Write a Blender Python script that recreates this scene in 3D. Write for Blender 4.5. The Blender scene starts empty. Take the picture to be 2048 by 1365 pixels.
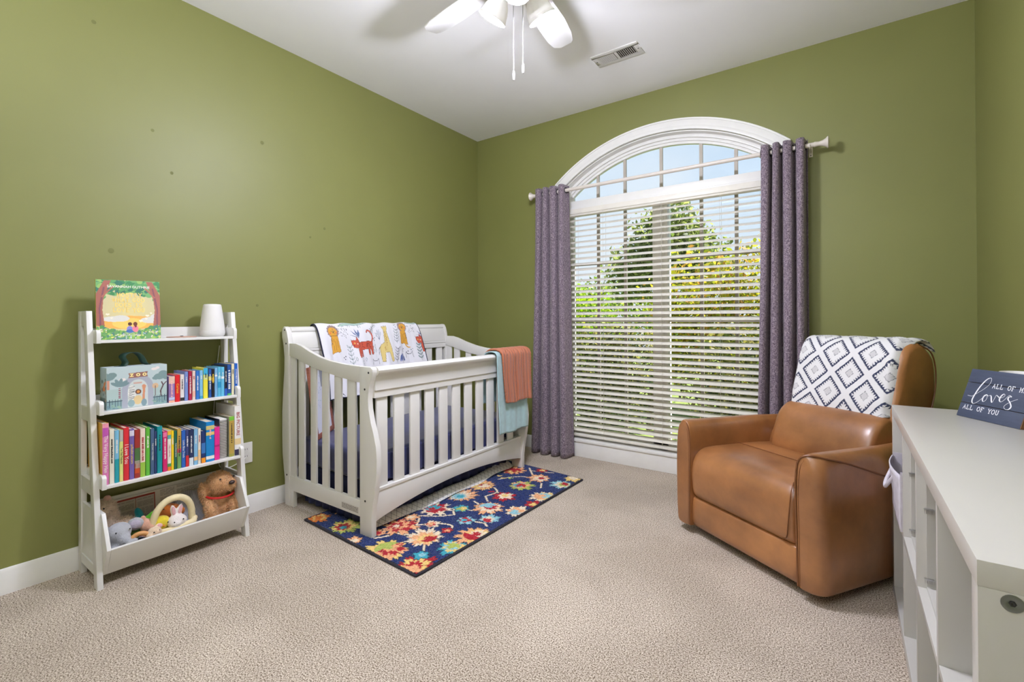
import bpy, bmesh, math, random
import numpy as np
from mathutils import Vector, Matrix
R = math.radians
random.seed(7); rng = np.random.default_rng(7)
SC = bpy.context.scene
COL = SC.collection
# ------------------------------------------------------------------ camera, sky, sun, exposure
cam_d = bpy.data.cameras.new('camera'); cam = bpy.data.objects.new('camera', cam_d); COL.objects.link(cam)
cam_d.sensor_width = 36; cam_d.lens = 36 * 934.83 / 2048
cam_d.shift_y = -(682.5 - 633.84) / 2048
cam_d.clip_start = 0.02; cam_d.clip_end = 200
_yaw, _pit, _rol = R(35.351), R(0.2212), R(-0.2805)
_f = Vector((-math.sin(_yaw) * math.cos(_pit), math.cos(_yaw) * math.cos(_pit), math.sin(_pit)))
_r = Vector((math.cos(_yaw), math.sin(_yaw), 0)); _u = _r.cross(_f)
_r2 = _r * math.cos(_rol) + _u * math.sin(_rol); _u2 = -_r * math.sin(_rol) + _u * math.cos(_rol)
cam.matrix_world = Matrix(((_r2.x, _u2.x, -_f.x, 2.76), (_r2.y, _u2.y, -_f.y, -3.35), (_r2.z, _u2.z, -_f.z, 1.0973), (0, 0, 0, 1)))
SC.camera = cam

def S(r, g, b, a=1.0):
    def c(v):
        v /= 255.0
        return v / 12.92 if v <= 0.04045 else ((v + 0.055) / 1.055) ** 2.4
    return (c(r), c(g), c(b), a)

W = bpy.data.worlds.new('sky'); SC.world = W; W.use_nodes = True
nt = W.node_tree; nt.nodes.clear()
n_out = nt.nodes.new('ShaderNodeOutputWorld'); n_bg = nt.nodes.new('ShaderNodeBackground')
n_tc = nt.nodes.new('ShaderNodeTexCoord'); n_sep = nt.nodes.new('ShaderNodeSeparateXYZ')
n_rmp = nt.nodes.new('ShaderNodeValToRGB'); n_noi = nt.nodes.new('ShaderNodeTexNoise'); n_mix = nt.nodes.new('ShaderNodeMix')
n_cr = nt.nodes.new('ShaderNodeValToRGB')
n_mix.data_type = 'RGBA'
nt.links.new(n_tc.outputs['Generated'], n_sep.inputs[0]); nt.links.new(n_sep.outputs['Z'], n_rmp.inputs[0])
e = n_rmp.color_ramp.elements
e[0].position = 0.0; e[0].color = S(234, 243, 252); e[1].position = 0.7; e[1].color = S(168, 204, 242)
m_ = e.new(0.25); m_.color = S(212, 230, 251)
nt.links.new(n_tc.outputs['Generated'], n_noi.inputs['Vector']); n_noi.inputs['Scale'].default_value = 3.0; n_noi.inputs['Detail'].default_value = 6
nt.links.new(n_noi.outputs['Fac'], n_cr.inputs[0]); n_cr.color_ramp.elements[0].position = 0.48; n_cr.color_ramp.elements[1].position = 0.75
n_cr.color_ramp.elements[1].color = (0.7, 0.7, 0.7, 1)
nt.links.new(n_cr.outputs[0], n_mix.inputs['Factor']); nt.links.new(n_rmp.outputs[0], n_mix.inputs['A']); n_mix.inputs['B'].default_value = S(240, 244, 250)
nt.links.new(n_mix.outputs['Result'], n_bg.inputs['Color']); n_bg.inputs['Strength'].default_value = 0.95
nt.links.new(n_bg.outputs[0], n_out.inputs['Surface'])

sun_d = bpy.data.lights.new('sun', 'SUN'); sun = bpy.data.objects.new('sun', sun_d); COL.objects.link(sun)
sun_d.energy = 18.0; sun_d.angle = R(1.0); sun_d.color = (1.0, 0.96, 0.86)
sun.rotation_euler = Vector((-0.34, -0.42, -0.84)).to_track_quat('-Z', 'Y').to_euler()

SC.view_settings.view_transform = 'Standard'; SC.view_settings.look = 'None'
SC.view_settings.exposure = 0.2; SC.view_settings.gamma = 1.0; SC.view_settings.use_curve_mapping = False
SC.cycles.max_bounces = 10; SC.cycles.diffuse_bounces = 6; SC.cycles.transparent_max_bounces = 16
SC.cycles.use_denoising = True; SC.cycles.sample_clamp_indirect = 6.0
LAMP_W = 60.0        # watts of each bulb in the fan's glass shades
FILL_W = 92.0      # watts of the added fill lamp, unseen behind the camera

# ------------------------------------------------------------------ helpers
class MB:
    """collects shapes; build() links them as ONE mesh object"""
    def __init__(s): s.v = []; s.f = []
    def add(s, vs, fs):
        o = len(s.v); s.v += [tuple(map(float, v)) for v in vs]; s.f += [tuple(o + i for i in f) for f in fs]; return s
    def box(s, x0, y0, z0, x1, y1, z1, M=None):
        vs = [(x, y, z) for z in (z0, z1) for y in (y0, y1) for x in (x0, x1)]
        if M is not None: vs = [M @ Vector(v) for v in vs]
        return s.add(vs, [(0, 2, 3, 1), (4, 5, 7, 6), (0, 1, 5, 4), (2, 6, 7, 3), (0, 4, 6, 2), (1, 3, 7, 5)])
    def prism(s, poly, fn, t0, t1):
        """poly: 2D outline, fn(a,b,t)->xyz"""
        n = len(poly)
        vs = [fn(a, b, t0) for a, b in poly] + [fn(a, b, t1) for a, b in poly]
        fs = [tuple(range(n))[::-1], tuple(range(n, 2 * n))] + [(i, (i + 1) % n, n + (i + 1) % n, n + i) for i in range(n)]
        return s.add(vs, fs)
    def strip(s, top, bot, fn, t0, t1):
        """band between two equally long 2D polylines, extruded t0..t1 (good for curved rails)"""
        n = len(top); vs = []
        for t in (t0, t1):
            vs += [fn(a, b, t) for a, b in top] + [fn(a, b, t) for a, b in bot]
        fs = []
        for i in range(n - 1):
            fs += [(i, i + 1, n + i + 1, n + i), (2 * n + i + 1, 2 * n + i, 3 * n + i, 3 * n + i + 1),
                   (i + 1, i, 2 * n + i, 2 * n + i + 1), (n + i, n + i + 1, 3 * n + i + 1, 3 * n + i)]
        fs += [(0, n, 3 * n, 2 * n), (n - 1, 3 * n - 1, 4 * n - 1, 2 * n - 1)]
        return s.add(vs, fs)
    def tube(s, pts, r, n=8, closed=False, ry=None):
        pts = [Vector(p) for p in pts]; m = len(pts); vs = []; rs = r if hasattr(r, '__len__') else [r] * m
        prev = None
        for i, p in enumerate(pts):
            a = pts[(i - 1) % m] if (closed or i) else p; b = pts[(i + 1) % m] if (closed or i < m - 1) else p
            t = (b - a).normalized()
            if prev is None:
                prev = Vector((0, 0, 1)) if abs(t.z) < 0.9 else Vector((1, 0, 0))
            nx = (prev - t * prev.dot(t)).normalized(); ny = t.cross(nx); prev = nx
            k = 1 if ry is None else ry
            for j in range(n):
                an = 2 * math.pi * j / n
                vs.append(p + nx * math.cos(an) * rs[i] + ny * math.sin(an) * rs[i] * k)
        fs = [(i * n + j, ((i + 1) % m) * n + j, ((i + 1) % m) * n + (j + 1) % n, i * n + (j + 1) % n)
              for i in range(m if closed else m - 1) for j in range(n)]
        if not closed: fs += [tuple(range(n)), tuple(range((m - 1) * n, m * n))[::-1]]
        return s.add(vs, fs)
    def lathe(s, prof, n=32, M=None):
        """prof [(r,z)] bottom to top about Z"""
        vs = []
        for r, z in prof:
            for j in range(n):
                a = 2 * math.pi * j / n; vs.append(Vector((r * math.cos(a), r * math.sin(a), z)))
        if M is not None: vs = [M @ v for v in vs]
        m = len(prof)
        fs = [(i * n + j, i * n + (j + 1) % n, (i + 1) * n + (j + 1) % n, (i + 1) * n + j) for i in range(m - 1) for j in range(n)]
        if prof[0][0] > 1e-6: fs.append(tuple(range(n))[::-1])
        if prof[-1][0] > 1e-6: fs.append(tuple(range((m - 1) * n, m * n)))
        return s.add(vs, fs)
    def ell(s, c, r, n=16, m=10, M=None):
        vs = []; fs = []
        for i in range(m + 1):
            ph = math.pi * i / m
            for j in range(n):
                th = 2 * math.pi * j / n
                v = Vector((r[0] * math.sin(ph) * math.cos(th), r[1] * math.sin(ph) * math.sin(th), r[2] * math.cos(ph)))
                if M is not None: v = M @ v
                vs.append(v + Vector(c))
        fs = [(i * n + j, (i + 1) * n + j, (i + 1) * n + (j + 1) % n, i * n + (j + 1) % n) for i in range(m) for j in range(n)]
        return s.add(vs, fs)
    def grid(s, fn, nu, nv, cu=False):
        vs = [fn(i / (nu if cu else nu - 1), j / (nv - 1)) for j in range(nv) for i in range(nu)]
        fs = [(j * nu + i, j * nu + (i + 1) % nu, (j + 1) * nu + (i + 1) % nu, (j + 1) * nu + i)
              for j in range(nv - 1) for i in range(nu if cu else nu - 1)]
        return s.add(vs, fs)
    def mesh(s, name, bevel=0, smooth=None, weld=True, seg=2, sharp=38):
        me = bpy.data.meshes.new(name); me.from_pydata(s.v, [], s.f)
        bm = bmesh.new(); bm.from_mesh(me)
        if weld: bmesh.ops.remove_doubles(bm, verts=bm.verts, dist=1e-6)
        bmesh.ops.recalc_face_normals(bm, faces=bm.faces)
        if bevel:
            ed = [e for e in bm.edges if len(e.link_faces) == 2 and e.calc_face_angle(0) > R(30)]
            bmesh.ops.bevel(bm, geom=ed, offset=bevel, segments=seg, profile=0.6, affect='EDGES', clamp_overlap=True)
        if smooth or bevel:
            for f in bm.faces: f.smooth = True
            for e in bm.edges:
                e.smooth = not (len(e.link_faces) == 2 and e.calc_face_angle(0) > R(sharp))
        bm.to_mesh(me); bm.free(); return me
    def build(s, name, mat=None, parent=None, bevel=0, smooth=None, kind=None, label=None, weld=True, seg=2, sharp=38):
        return link(name, s.mesh(name, bevel, smooth, weld, seg, sharp), mat, parent, kind, label)

def link(name, me, mat=None, parent=None, kind=None, label=None):
    o = bpy.data.objects.new(name, me); COL.objects.link(o)
    if mat is not None:
        for m in (mat if isinstance(mat, (list, tuple)) else [mat]): me.materials.append(m)
    if parent is not None: o.parent = parent
    if kind: o['kind'] = kind
    if label: o['label'] = label
    return o
def tag(o, label, cat, group=None):
    o['label'] = label; o['category'] = cat
    if group: o['group'] = group
    return o
def thing(name, label, cat, loc=(0, 0, 0), rz=0, group=None):
    o = bpy.data.objects.new(name, None); COL.objects.link(o); o.empty_display_size = 0.05
    o.location = loc; o.rotation_euler = (0, 0, rz)
    return tag(o, label, cat, group)
def struct(name, mb, mat, parent=None, bevel=0, smooth=None):
    o = mb.build(name, mat, parent, bevel, smooth)
    if parent is None: o['kind'] = 'structure'
    return o
def copy_of(o, name, parent):
    c = bpy.data.objects.new(name, o.data); COL.objects.link(c); c.parent = parent; c.matrix_local = o.matrix_local.copy(); return c

# ------------------------------------------------------------------ materials
def nodes(name):
    m = bpy.data.materials.new(name); m.use_nodes = True; t = m.node_tree
    b = t.nodes['Principled BSDF']; return m, t, b
def ramp_mix(t, fac, a, b, lo=0.3, hi=0.7):
    r = t.nodes.new('ShaderNodeValToRGB'); r.color_ramp.elements[0].position = lo; r.color_ramp.elements[1].position = hi
    r.color_ramp.elements[0].color = a; r.color_ramp.elements[1].color = b
    t.links.new(fac, r.inputs[0]); return r.outputs[0]
def coords(t, sc=(1, 1, 1), kind='Object'):
    tc = t.nodes.new('ShaderNodeTexCoord'); mp = t.nodes.new('ShaderNodeMapping'); mp.inputs['Scale'].default_value = sc
    t.links.new(tc.outputs[kind], mp.inputs['Vector']); return mp.outputs[0]
def noise(t, scale, detail=3, sc=(1, 1, 1), rough=0.5):
    n = t.nodes.new('ShaderNodeTexNoise'); n.inputs['Scale'].default_value = scale; n.inputs['Detail'].default_value = detail
    n.inputs['Roughness'].default_value = rough; t.links.new(coords(t, sc), n.inputs['Vector']); return n.outputs['Fac']
def bump(t, b, fac, st, dist=0.01):
    bn = t.nodes.new('ShaderNodeBump'); bn.inputs['Strength'].default_value = st; bn.inputs['Distance'].default_value = dist
    t.links.new(fac, bn.inputs['Height']); t.links.new(bn.outputs[0], b.inputs['Normal'])
def mul(c, k): return (min(1, c[0] * k), min(1, c[1] * k), min(1, c[2] * k), 1)
_mc = {}
def plain(name, col, rough=0.5, var=0.06, vs=30, bs=0, bst=0.2, metal=0, spec=0.5, sc=(1, 1, 1), coat=0, sheen=0, bd=0.002):
    if name in _mc: return _mc[name]
    m, t, b = nodes(name)
    f = noise(t, vs, 3, sc)
    t.links.new(ramp_mix(t, f, mul(col, 1 - var), mul(col, 1 + var)), b.inputs['Base Color'])
    b.inputs['Roughness'].default_value = rough; b.inputs['Metallic'].default_value = metal; b.inputs['Specular IOR Level'].default_value = spec
    b.inputs['Coat Weight'].default_value = coat; b.inputs['Sheen Weight'].default_value = sheen
    if bs: bump(t, b, noise(t, bs, 4, sc), bst, bd)
    _mc[name] = m; return m
def painted(name, rough=0.8, bs=0, bst=0.2, sheen=0, bd=0.002, var=0.0, vs=200, sc=(1, 1, 1), spec=0.3):
    """colour comes from the mesh's own colour attribute: printed or tufted pattern"""
    m, t, b = nodes(name)
    a = t.nodes.new('ShaderNodeAttribute'); a.attribute_name = 'print'
    src = a.outputs['Color']
    if var:
        mx = t.nodes.new('ShaderNodeMix'); mx.data_type = 'RGBA'; mx.blend_type = 'MULTIPLY'; mx.inputs['Factor'].default_value = 1
        t.links.new(src, mx.inputs['A']); t.links.new(ramp_mix(t, noise(t, vs, 2, sc), (1 - var,) * 3 + (1,), (1 + var,) * 3 + (1,)), mx.inputs['B']); src = mx.outputs['Result']
    t.links.new(src, b.inputs['Base Color']); b.inputs['Roughness'].default_value = rough; b.inputs['Sheen Weight'].default_value = sheen
    b.inputs['Specular IOR Level'].default_value = spec
    if bs: bump(t, b, noise(t, bs, 3, sc), bst, bd)
    return m
def set_print(o, cols):
    """cols: (nverts,3) linear"""
    ca = o.data.color_attributes.new('print', 'FLOAT_COLOR', 'POINT')
    a = np.ones((len(cols), 4), np.float32); a[:, :3] = cols; ca.data.foreach_set('color', a.ravel())

class Paint:
    """draws flat print into colours of scattered 2D points"""
    def __init__(s, P, base): s.x = P[:, 0]; s.y = P[:, 1]; s.c = np.tile(np.array(base[:3]), (len(P), 1))
    def _p(s, m, col, k=1): s.c[m] = s.c[m] * (1 - k) + np.array(col[:3]) * k
    def ell(s, cx, cy, rx, ry, col, rot=0, k=1):
        a = math.radians(rot); dx = s.x - cx; dy = s.y - cy
        u = dx * math.cos(a) + dy * math.sin(a); v = -dx * math.sin(a) + dy * math.cos(a)
        s._p((u / rx) ** 2 + (v / ry) ** 2 < 1, col, k)
    def poly(s, pts, col, k=1):
        m = np.zeros(len(s.x), bool); n = len(pts)
        for i in range(n):
            x0, y0 = pts[i]; x1, y1 = pts[(i + 1) % n]
            if y0 == y1: continue
            c = ((y0 > s.y) != (y1 > s.y)) & (s.x < (x1 - x0) * (s.y - y0) / (y1 - y0) + x0); m ^= c
        s._p(m, col, k)
    def line(s, pts, w, col, k=1):
        m = np.zeros(len(s.x), bool)
        for (x0, y0), (x1, y1) in zip(pts[:-1], pts[1:]):
            dx, dy = x1 - x0, y1 - y0; L = dx * dx + dy * dy + 1e-12
            t = np.clip(((s.x - x0) * dx + (s.y - y0) * dy) / L, 0, 1)
            m |= (s.x - x0 - t * dx) ** 2 + (s.y - y0 - t * dy) ** 2 < (w / 2) ** 2
        s._p(m, col, k)
    def rect(s, x0, y0, x1, y1, col, k=1): s._p((s.x > x0) & (s.x < x1) & (s.y > y0) & (s.y < y1), col, k)
    def petals(s, cx, cy, r, n, col, rot=0, depth=0.35, k=1, sq=1.0, jag=0, asym=0):
        dx = s.x - cx; dy = (s.y - cy) / sq; th = np.arctan2(dy, dx); rr = np.hypot(dx, dy)
        s._p(rr < r * (1 + asym * np.cos(th - rot * 2.3)) * (1 - depth + depth * np.abs(np.cos(n * (th - rot) / 2)) + jag * np.sin(th * 3 * n + rot * 5)), col, k)

def smoothpath(pts, k=8):
    """Catmull-Rom through pts"""
    P = [np.array(p, float) for p in pts]; P = [2 * P[0] - P[1]] + P + [2 * P[-1] - P[-2]]; out = []
    for i in range(1, len(P) - 2):
        for j in range(k):
            t = j / k; a, b, c, d = P[i - 1:i + 3]
            out.append(0.5 * (2 * b + (c - a) * t + (2 * a - 5 * b + 4 * c - d) * t * t + (3 * b - a - 3 * c + d) * t ** 3))
    out.append(P[-2]); return [tuple(map(float, q)) for q in out]

def lettering(body, size, mat, parent, M, name='lettering', align='CENTER', depth=0.0002, sx=1.0, shear=0, bold=0.0):
    cu = bpy.data.curves.new(name, 'FONT'); cu.body = body; cu.size = size; cu.align_x = align; cu.align_y = 'CENTER'
    cu.extrude = depth; cu.resolution_u = 2; cu.shear = shear; cu.offset = bold
    tmp = bpy.data.objects.new('tmp', cu); COL.objects.link(tmp)
    me = bpy.data.meshes.new_from_object(tmp); bpy.data.objects.remove(tmp); bpy.data.curves.remove(cu)
    me.transform(Matrix.Diagonal((sx, 1, 1, 1))); me.transform(M)
    me.materials.clear()
    return link(name, me, mat, parent)
def basis(o, ux, uy):
    """frame whose local x runs along ux and local y along uy (lettering baseline / up)"""
    ux = Vector(ux).normalized(); uy = Vector(uy); uy = (uy - ux * uy.dot(ux)).normalized(); uz = ux.cross(uy); o = Vector(o)
    return Matrix(((ux.x, uy.x, uz.x, o.x), (ux.y, uy.y, uz.y, o.y), (ux.z, uy.z, uz.z, o.z), (0, 0, 0, 1)))

SLAB = {  # slab-serif strokes in a 0..0.7 by 0..1 box
 'A': [[(0.05, 0), (0.35, 1), (0.65, 0)], [(0.16, 0.36), (0.54, 0.36)], [(-0.03, 0), (0.16, 0)], [(0.54, 0), (0.73, 0)]],
 'L': [[(0.15, 0), (0.15, 1)], [(0.02, 1), (0.3, 1)], [(0.02, 0), (0.66, 0), (0.66, 0.26)]],
 'O': [[(0.35 + 0.32 * math.cos(a * math.pi / 8), 0.5 + 0.5 * math.sin(a * math.pi / 8)) for a in range(17)]],
 'F': [[(0.15, 0), (0.15, 1)], [(0.02, 0), (0.32, 0)], [(0.02, 1), (0.66, 1), (0.66, 0.76)], [(0.15, 0.52), (0.48, 0.52)]],
 'M': [[(0.1, 0), (0.1, 1), (0.35, 0.4), (0.6, 1), (0.6, 0)], [(-0.02, 0), (0.22, 0)], [(0.48, 0), (0.72, 0)], [(-0.02, 1), (0.1, 1)], [(0.6, 1), (0.72, 1)]],
 'E': [[(0.15, 0), (0.15, 1)], [(0.02, 1), (0.64, 1), (0.64, 0.78)], [(0.02, 0), (0.66, 0), (0.66, 0.22)], [(0.15, 0.52), (0.5, 0.52)]],
 'Y': [[(0.06, 1), (0.35, 0.48), (0.64, 1)], [(0.35, 0.48), (0.35, 0)], [(0.2, 0), (0.5, 0)], [(-0.03, 1), (0.18, 1)], [(0.52, 1), (0.73, 1)]],
 'U': [[(0.12, 1), (0.12, 0.3), (0.2, 0.06), (0.35, 0), (0.5, 0.06), (0.58, 0.3), (0.58, 1)], [(0, 1), (0.25, 1)], [(0.46, 1), (0.7, 1)]],
 'S': [[(0.6, 0.75), (0.58, 0.92), (0.35, 1), (0.12, 0.9), (0.1, 0.68), (0.32, 0.54), (0.56, 0.42), (0.62, 0.22), (0.5, 0.04), (0.3, 0), (0.1, 0.08), (0.08, 0.26)]],
 'T': [[(0.35, 0), (0.35, 1)], [(0.05, 0.78), (0.05, 1), (0.65, 1), (0.65, 0.78)], [(0.2, 0), (0.5, 0)]],
 'W': [[(0.02, 1), (0.18, 0), (0.35, 0.8), (0.52, 0), (0.68, 1)], [(-0.08, 1), (0.12, 1)], [(0.58, 1), (0.78, 1)]],
 'H': [[(0.12, 0), (0.12, 1)], [(0.58, 0), (0.58, 1)], [(0.12, 0.52), (0.58, 0.52)], [(0, 0), (0.24, 0)], [(0.46, 0), (0.7, 0)], [(0, 1), (0.24, 1)], [(0.46, 1), (0.7, 1)]],
 'G': [[(0.62, 0.74), (0.54, 0.94), (0.35, 1), (0.12, 0.86), (0.05, 0.5), (0.12, 0.14), (0.35, 0), (0.6, 0.1), (0.6, 0.42), (0.4, 0.42)]],
 'D': [[(0.12, 0), (0.12, 1), (0.38, 1), (0.58, 0.82), (0.65, 0.5), (0.58, 0.18), (0.38, 0), (0.02, 0)], [(0.02, 1), (0.12, 1)]],
 'I': [[(0.35, 0), (0.35, 1)], [(0.2, 0), (0.5, 0)], [(0.2, 1), (0.5, 1)]],
 'V': [[(0.05, 1), (0.35, 0), (0.65, 1)], [(-0.04, 1), (0.18, 1)], [(0.52, 1), (0.74, 1)]],
 'N': [[(0.1, 0), (0.1, 1), (0.6, 0), (0.6, 1)], [(0, 0), (0.22, 0)], [(0.48, 1), (0.72, 1)]],
 'R': [[(0.12, 0), (0.12, 1), (0.42, 1), (0.58, 0.9), (0.58, 0.64), (0.42, 0.52), (0.12, 0.52)], [(0.38, 0.52), (0.66, 0)], [(0, 0), (0.25, 0)]],
}
def ribbon(mb, pts, w, M, z=0.0004):
    """flat stroke of width w (number or per-point) along 2D pts, laid by M"""
    n = len(pts); ws = w if hasattr(w, '__len__') else [w] * n; vs = []
    for i in range(n):
        a = np.array(pts[max(i - 1, 0)]); b = np.array(pts[min(i + 1, n - 1)]); t = (b - a) / (np.linalg.norm(b - a) + 1e-9); nn = np.array((-t[1], t[0]))
        k = 1.0
        if 0 < i < n - 1:
            t1 = np.array(pts[i]) - np.array(pts[i - 1]); t1 = t1 / (np.linalg.norm(t1) + 1e-9); k = min(1.8, 1 / max(0.3, abs(float(np.dot(t1, t)))))
        for sg in (1, -1):
            q = np.array(pts[i]) + nn * sg * ws[i] / 2 * k; vs.append(M @ Vector((q[0], q[1], z)))
    mb.add(vs, [(2 * i, 2 * i + 1, 2 * i + 3, 2 * i + 2) for i in range(n - 1)])
def slab_text(body, h, w, mat, parent, M, name='lettering', adv=0.86, cx=True, xs=1.0, sp=0.6):
    mb = MB(); n = len(body); x = -(n * adv - 0.16) * h * xs / 2 if cx else 0
    for ch in body:
        for st in SLAB.get(ch, []):
            ribbon(mb, [(x + a * h * xs, (b - 0.5) * h) for a, b in st], w, M)
        x += adv * h * xs * (sp if ch == ' ' else 1)
    return mb.build(name, mat, parent, weld=False)

M_WHITE = plain('white_semi_gloss_paint', S(226, 225, 222), 0.35, 0.015, 12, 60, 0.03)
M_CRIB = plain('crib_white_lacquer', S(226, 224, 220), 0.33, 0.012, 10, 40, 0.03)
M_TRIM = plain('trim_white', S(236, 235, 232), 0.4, 0.02, 14)
M_METAL = plain('brushed_metal', S(150, 155, 158), 0.35, 0.05, 60, metal=1)
M_DARK = plain('dark_metal', S(60, 60, 62), 0.45, 0.05, 60, metal=0.6)
M_BLACK = plain('black_plastic', S(24, 24, 26), 0.35, 0.1, 60)
# ------------------------------------------------------------------ the room
RW, RL, RH, WT = 3.322, 4.25, 2.74, 0.16
def wall_mat():
    m, t, b = nodes('olive_green_wall_paint')
    c = S(127, 129, 71)
    t.links.new(ramp_mix(t, noise(t, 2.2, 4), mul(c, 0.97), mul(c, 1.03)), b.inputs['Base Color'])
    b.inputs['Roughness'].default_value = 0.5; b.inputs['Specular IOR Level'].default_value = 0.55
    bump(t, b, noise(t, 260, 3), 0.06, 0.001); return m
def carpet_mat():
    m, t, b = nodes('beige_cut_pile_carpet')
    a = noise(t, 215, 2, rough=0.7); big = noise(t, 2.0, 4, rough=0.6)
    r = t.nodes.new('ShaderNodeValToRGB'); E = r.color_ramp.elements
    E[0].position = 0.38; E[0].color = S(104, 86, 68); E[1].position = 0.63; E[1].color = S(246, 235, 220)
    k = E.new(0.5); k.color = S(202, 186, 168); t.links.new(a, r.inputs[0])
    mx = t.nodes.new('ShaderNodeMix'); mx.data_type = 'RGBA'; mx.blend_type = 'MULTIPLY'; mx.inputs['Factor'].default_value = 1
    t.links.new(r.outputs[0], mx.inputs['A']); t.links.new(ramp_mix(t, big, (0.72, 0.71, 0.69, 1), (0.86, 0.86, 0.85, 1), 0.4, 0.62), mx.inputs['B'])
    t.links.new(mx.outputs['Result'], b.inputs['Base Color']); b.inputs['Roughness'].default_value = 1.0; b.inputs['Specular IOR Level'].default_value = 0.1
    b.inputs['Sheen Weight'].default_value = 0.15
    bump(t, b, a, 0.3, 0.004); return m
M_WALL = wall_mat(); M_CARPET = carpet_mat()
M_CEIL = plain('flat_ceiling_white', S(243, 243, 244), 0.9, 0.01, 4, 220, 0.05)
struct('floor', MB().box(-WT, -RL - WT, -0.1, RW + WT, WT, 0), M_CARPET)
struct('ceiling', MB().box(-WT, -RL - WT, RH, RW + WT, WT, RH + 0.12), M_CEIL)
wl_ = struct('wall_left', MB().box(-WT, -RL, 0, 0, WT, RH), M_WALL)
M_SPOT = plain('touched_up_paint', S(112, 114, 62), 0.7, 0.05)
for (y, z, r) in ((-1.97, 2.13, .011), (-1.57, 1.69, .009), (-2.66, 1.42, .012), (-2.50, 2.03, .008), (-2.42, 1.84, .008), (-1.67, 1.62, .007), (-2.72, 2.45, .009), (-2.0, 1.18, .008), (-2.05, 1.06, .008)):
    MB().ell((0, y, z), (.0006, r, r), 14, 6).build('paint_spot', M_SPOT, wl_, smooth=True)
struct('wall_right', MB().box(RW, -RL, 0, RW + WT, WT, RH), M_WALL)
# wall behind the camera, with a white panel door
struct('wall_front', MB().box(-WT, -RL - WT, 0, RW + WT, -RL, RH), M_WALL)
dr = bpy.data.objects.new('door_1', None); COL.objects.link(dr); dr['kind'] = 'structure'
MB().box(1.9, -RL + 0.005, 0.01, 2.7, -RL + 0.04, 2.03).build('leaf', M_WHITE, dr, 0.003)
for (a, b_, c, d) in ((1.99, 0.2, 2.27, 0.95), (2.33, 0.2, 2.61, 0.95), (1.99, 1.1, 2.27, 1.9), (2.33, 1.1, 2.61, 1.9)):
    MB().box(a, -RL + 0.038, b_, c, -RL + 0.048, d).build('panel', M_WHITE, dr, 0.006)
MB().ell((1.96, -RL + 0.08, 0.95), (0.028, 0.028, 0.028)).build('knob', M_METAL, dr, smooth=True)
for a, b_ in ((1.82, 1.895), (2.705, 2.78)): MB().box(a, -RL, 0, b_, -RL + 0.018, 2.1).build('casing', M_TRIM, dr, 0.003)
MB().box(1.82, -RL, 2.035, 2.78, -RL + 0.018, 2.11).build('casing', M_TRIM, dr, 0.003)

CX, ZC, HW = 1.67, 1.224, 0.76       # window arch centre, springing half width
SILL = 0.118
def arc(Rr, hw, n=40):
    a0 = math.asin(min(1, hw / Rr)); return [(CX + Rr * math.sin(-a0 + 2 * a0 * i / n), ZC + Rr * math.cos(-a0 + 2 * a0 * i / n)) for i in range(n + 1)]
xz = lambda a, b, t: (a, t, b)
wb = MB()
wb.box(-WT, 0, 0, CX - HW, WT, RH); wb.box(CX + HW, 0, 0, RW + WT, WT, RH); wb.box(CX - HW, 0, 0, CX + HW, WT, SILL)
ar = arc(1.196, HW); wb.strip([(x, RH) for x, z in ar], ar, xz, 0, WT)
struct('wall_back', wb, M_WALL)
def base_profile(): return [(0, 0), (0.014, 0), (0.014, 0.072), (0.011, 0.08), (0.011, 0.088), (0.006, 0.1), (0, 0.102)]
struct('baseboard_left', MB().prism(base_profile(), lambda a, b, t: (a, t, b), -RL, 0), M_TRIM, smooth=True)
struct('baseboard_right', MB().prism(base_profile(), lambda a, b, t: (RW - a, t, b), -RL, 0), M_TRIM, smooth=True)
struct('baseboard_back', MB().prism(base_profile(), lambda a, b, t: (t, -a, b), 0.014, CX - HW - 0.067), M_TRIM, smooth=True)
struct('baseboard_back_right', MB().prism(base_profile(), lambda a, b, t: (t, -a, b), CX + HW + 0.067, RW - 0.014), M_TRIM, smooth=True)
struct('baseboard_front', MB().prism(base_profile(), lambda a, b, t: (t, -RL + a, b), 0.014, 1.82), M_TRIM, smooth=True)

# ------------------------------------------------------------------ arched window
win = bpy.data.objects.new('window_1', None); COL.objects.link(win); win['kind'] = 'structure'
win['label'] = 'tall white arched window with grilles'
def ring(name, R1, R0, y0, y1, zb, hw1, hw0, bev=0.003):
    mb = MB(); a = arc(R1, hw1); b = arc(R0, hw0)
    mb.strip([(a[0][0], zb)] + a + [(a[-1][0], zb)], [(b[0][0], zb)] + b + [(b[-1][0], zb)], xz, y0, y1)
    return mb.build(name, M_TRIM, win, bev)
ring('casing', 1.271, 1.198, -0.02, 0.0, SILL, 0.828, 0.758)
ring('casing_bead', 1.222, 1.196, -0.028, -0.018, SILL, 0.785, 0.757)
ring('casing_bead', 1.275, 1.262, -0.026, -0.018, SILL, 0.832, 0.819)
ring('jamb_liner', 1.197, 1.188, -0.002, 0.155, SILL, 0.7605, 0.752)
ring('frame', 1.19, 1.166, 0.055, 0.14, SILL, 0.753, 0.737)
ring('frame_step', 1.168, 1.148, 0.072, 0.13, SILL, 0.738, 0.728)
ring('frame_bead', 1.15, 1.130, 0.085, 0.12, SILL, 0.73, 0.72)
xl, xr = CX - 0.72, CX + 0.72
MB().box(CX - 0.753, 0.05, 1.97, CX + 0.753, 0.14, 2.05).build('transom', M_TRIM, win, 0.004)
MB().box(CX - 0.73, 0.035, 1.978, CX + 0.73, 0.06, 1.995).build('transom_bead', M_TRIM, win, 0.003)
MB().box(CX - 0.055, 0.055, SILL, CX + 0.055, 0.14, 1.975).build('mullion', M_TRIM, win, 0.003)
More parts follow.
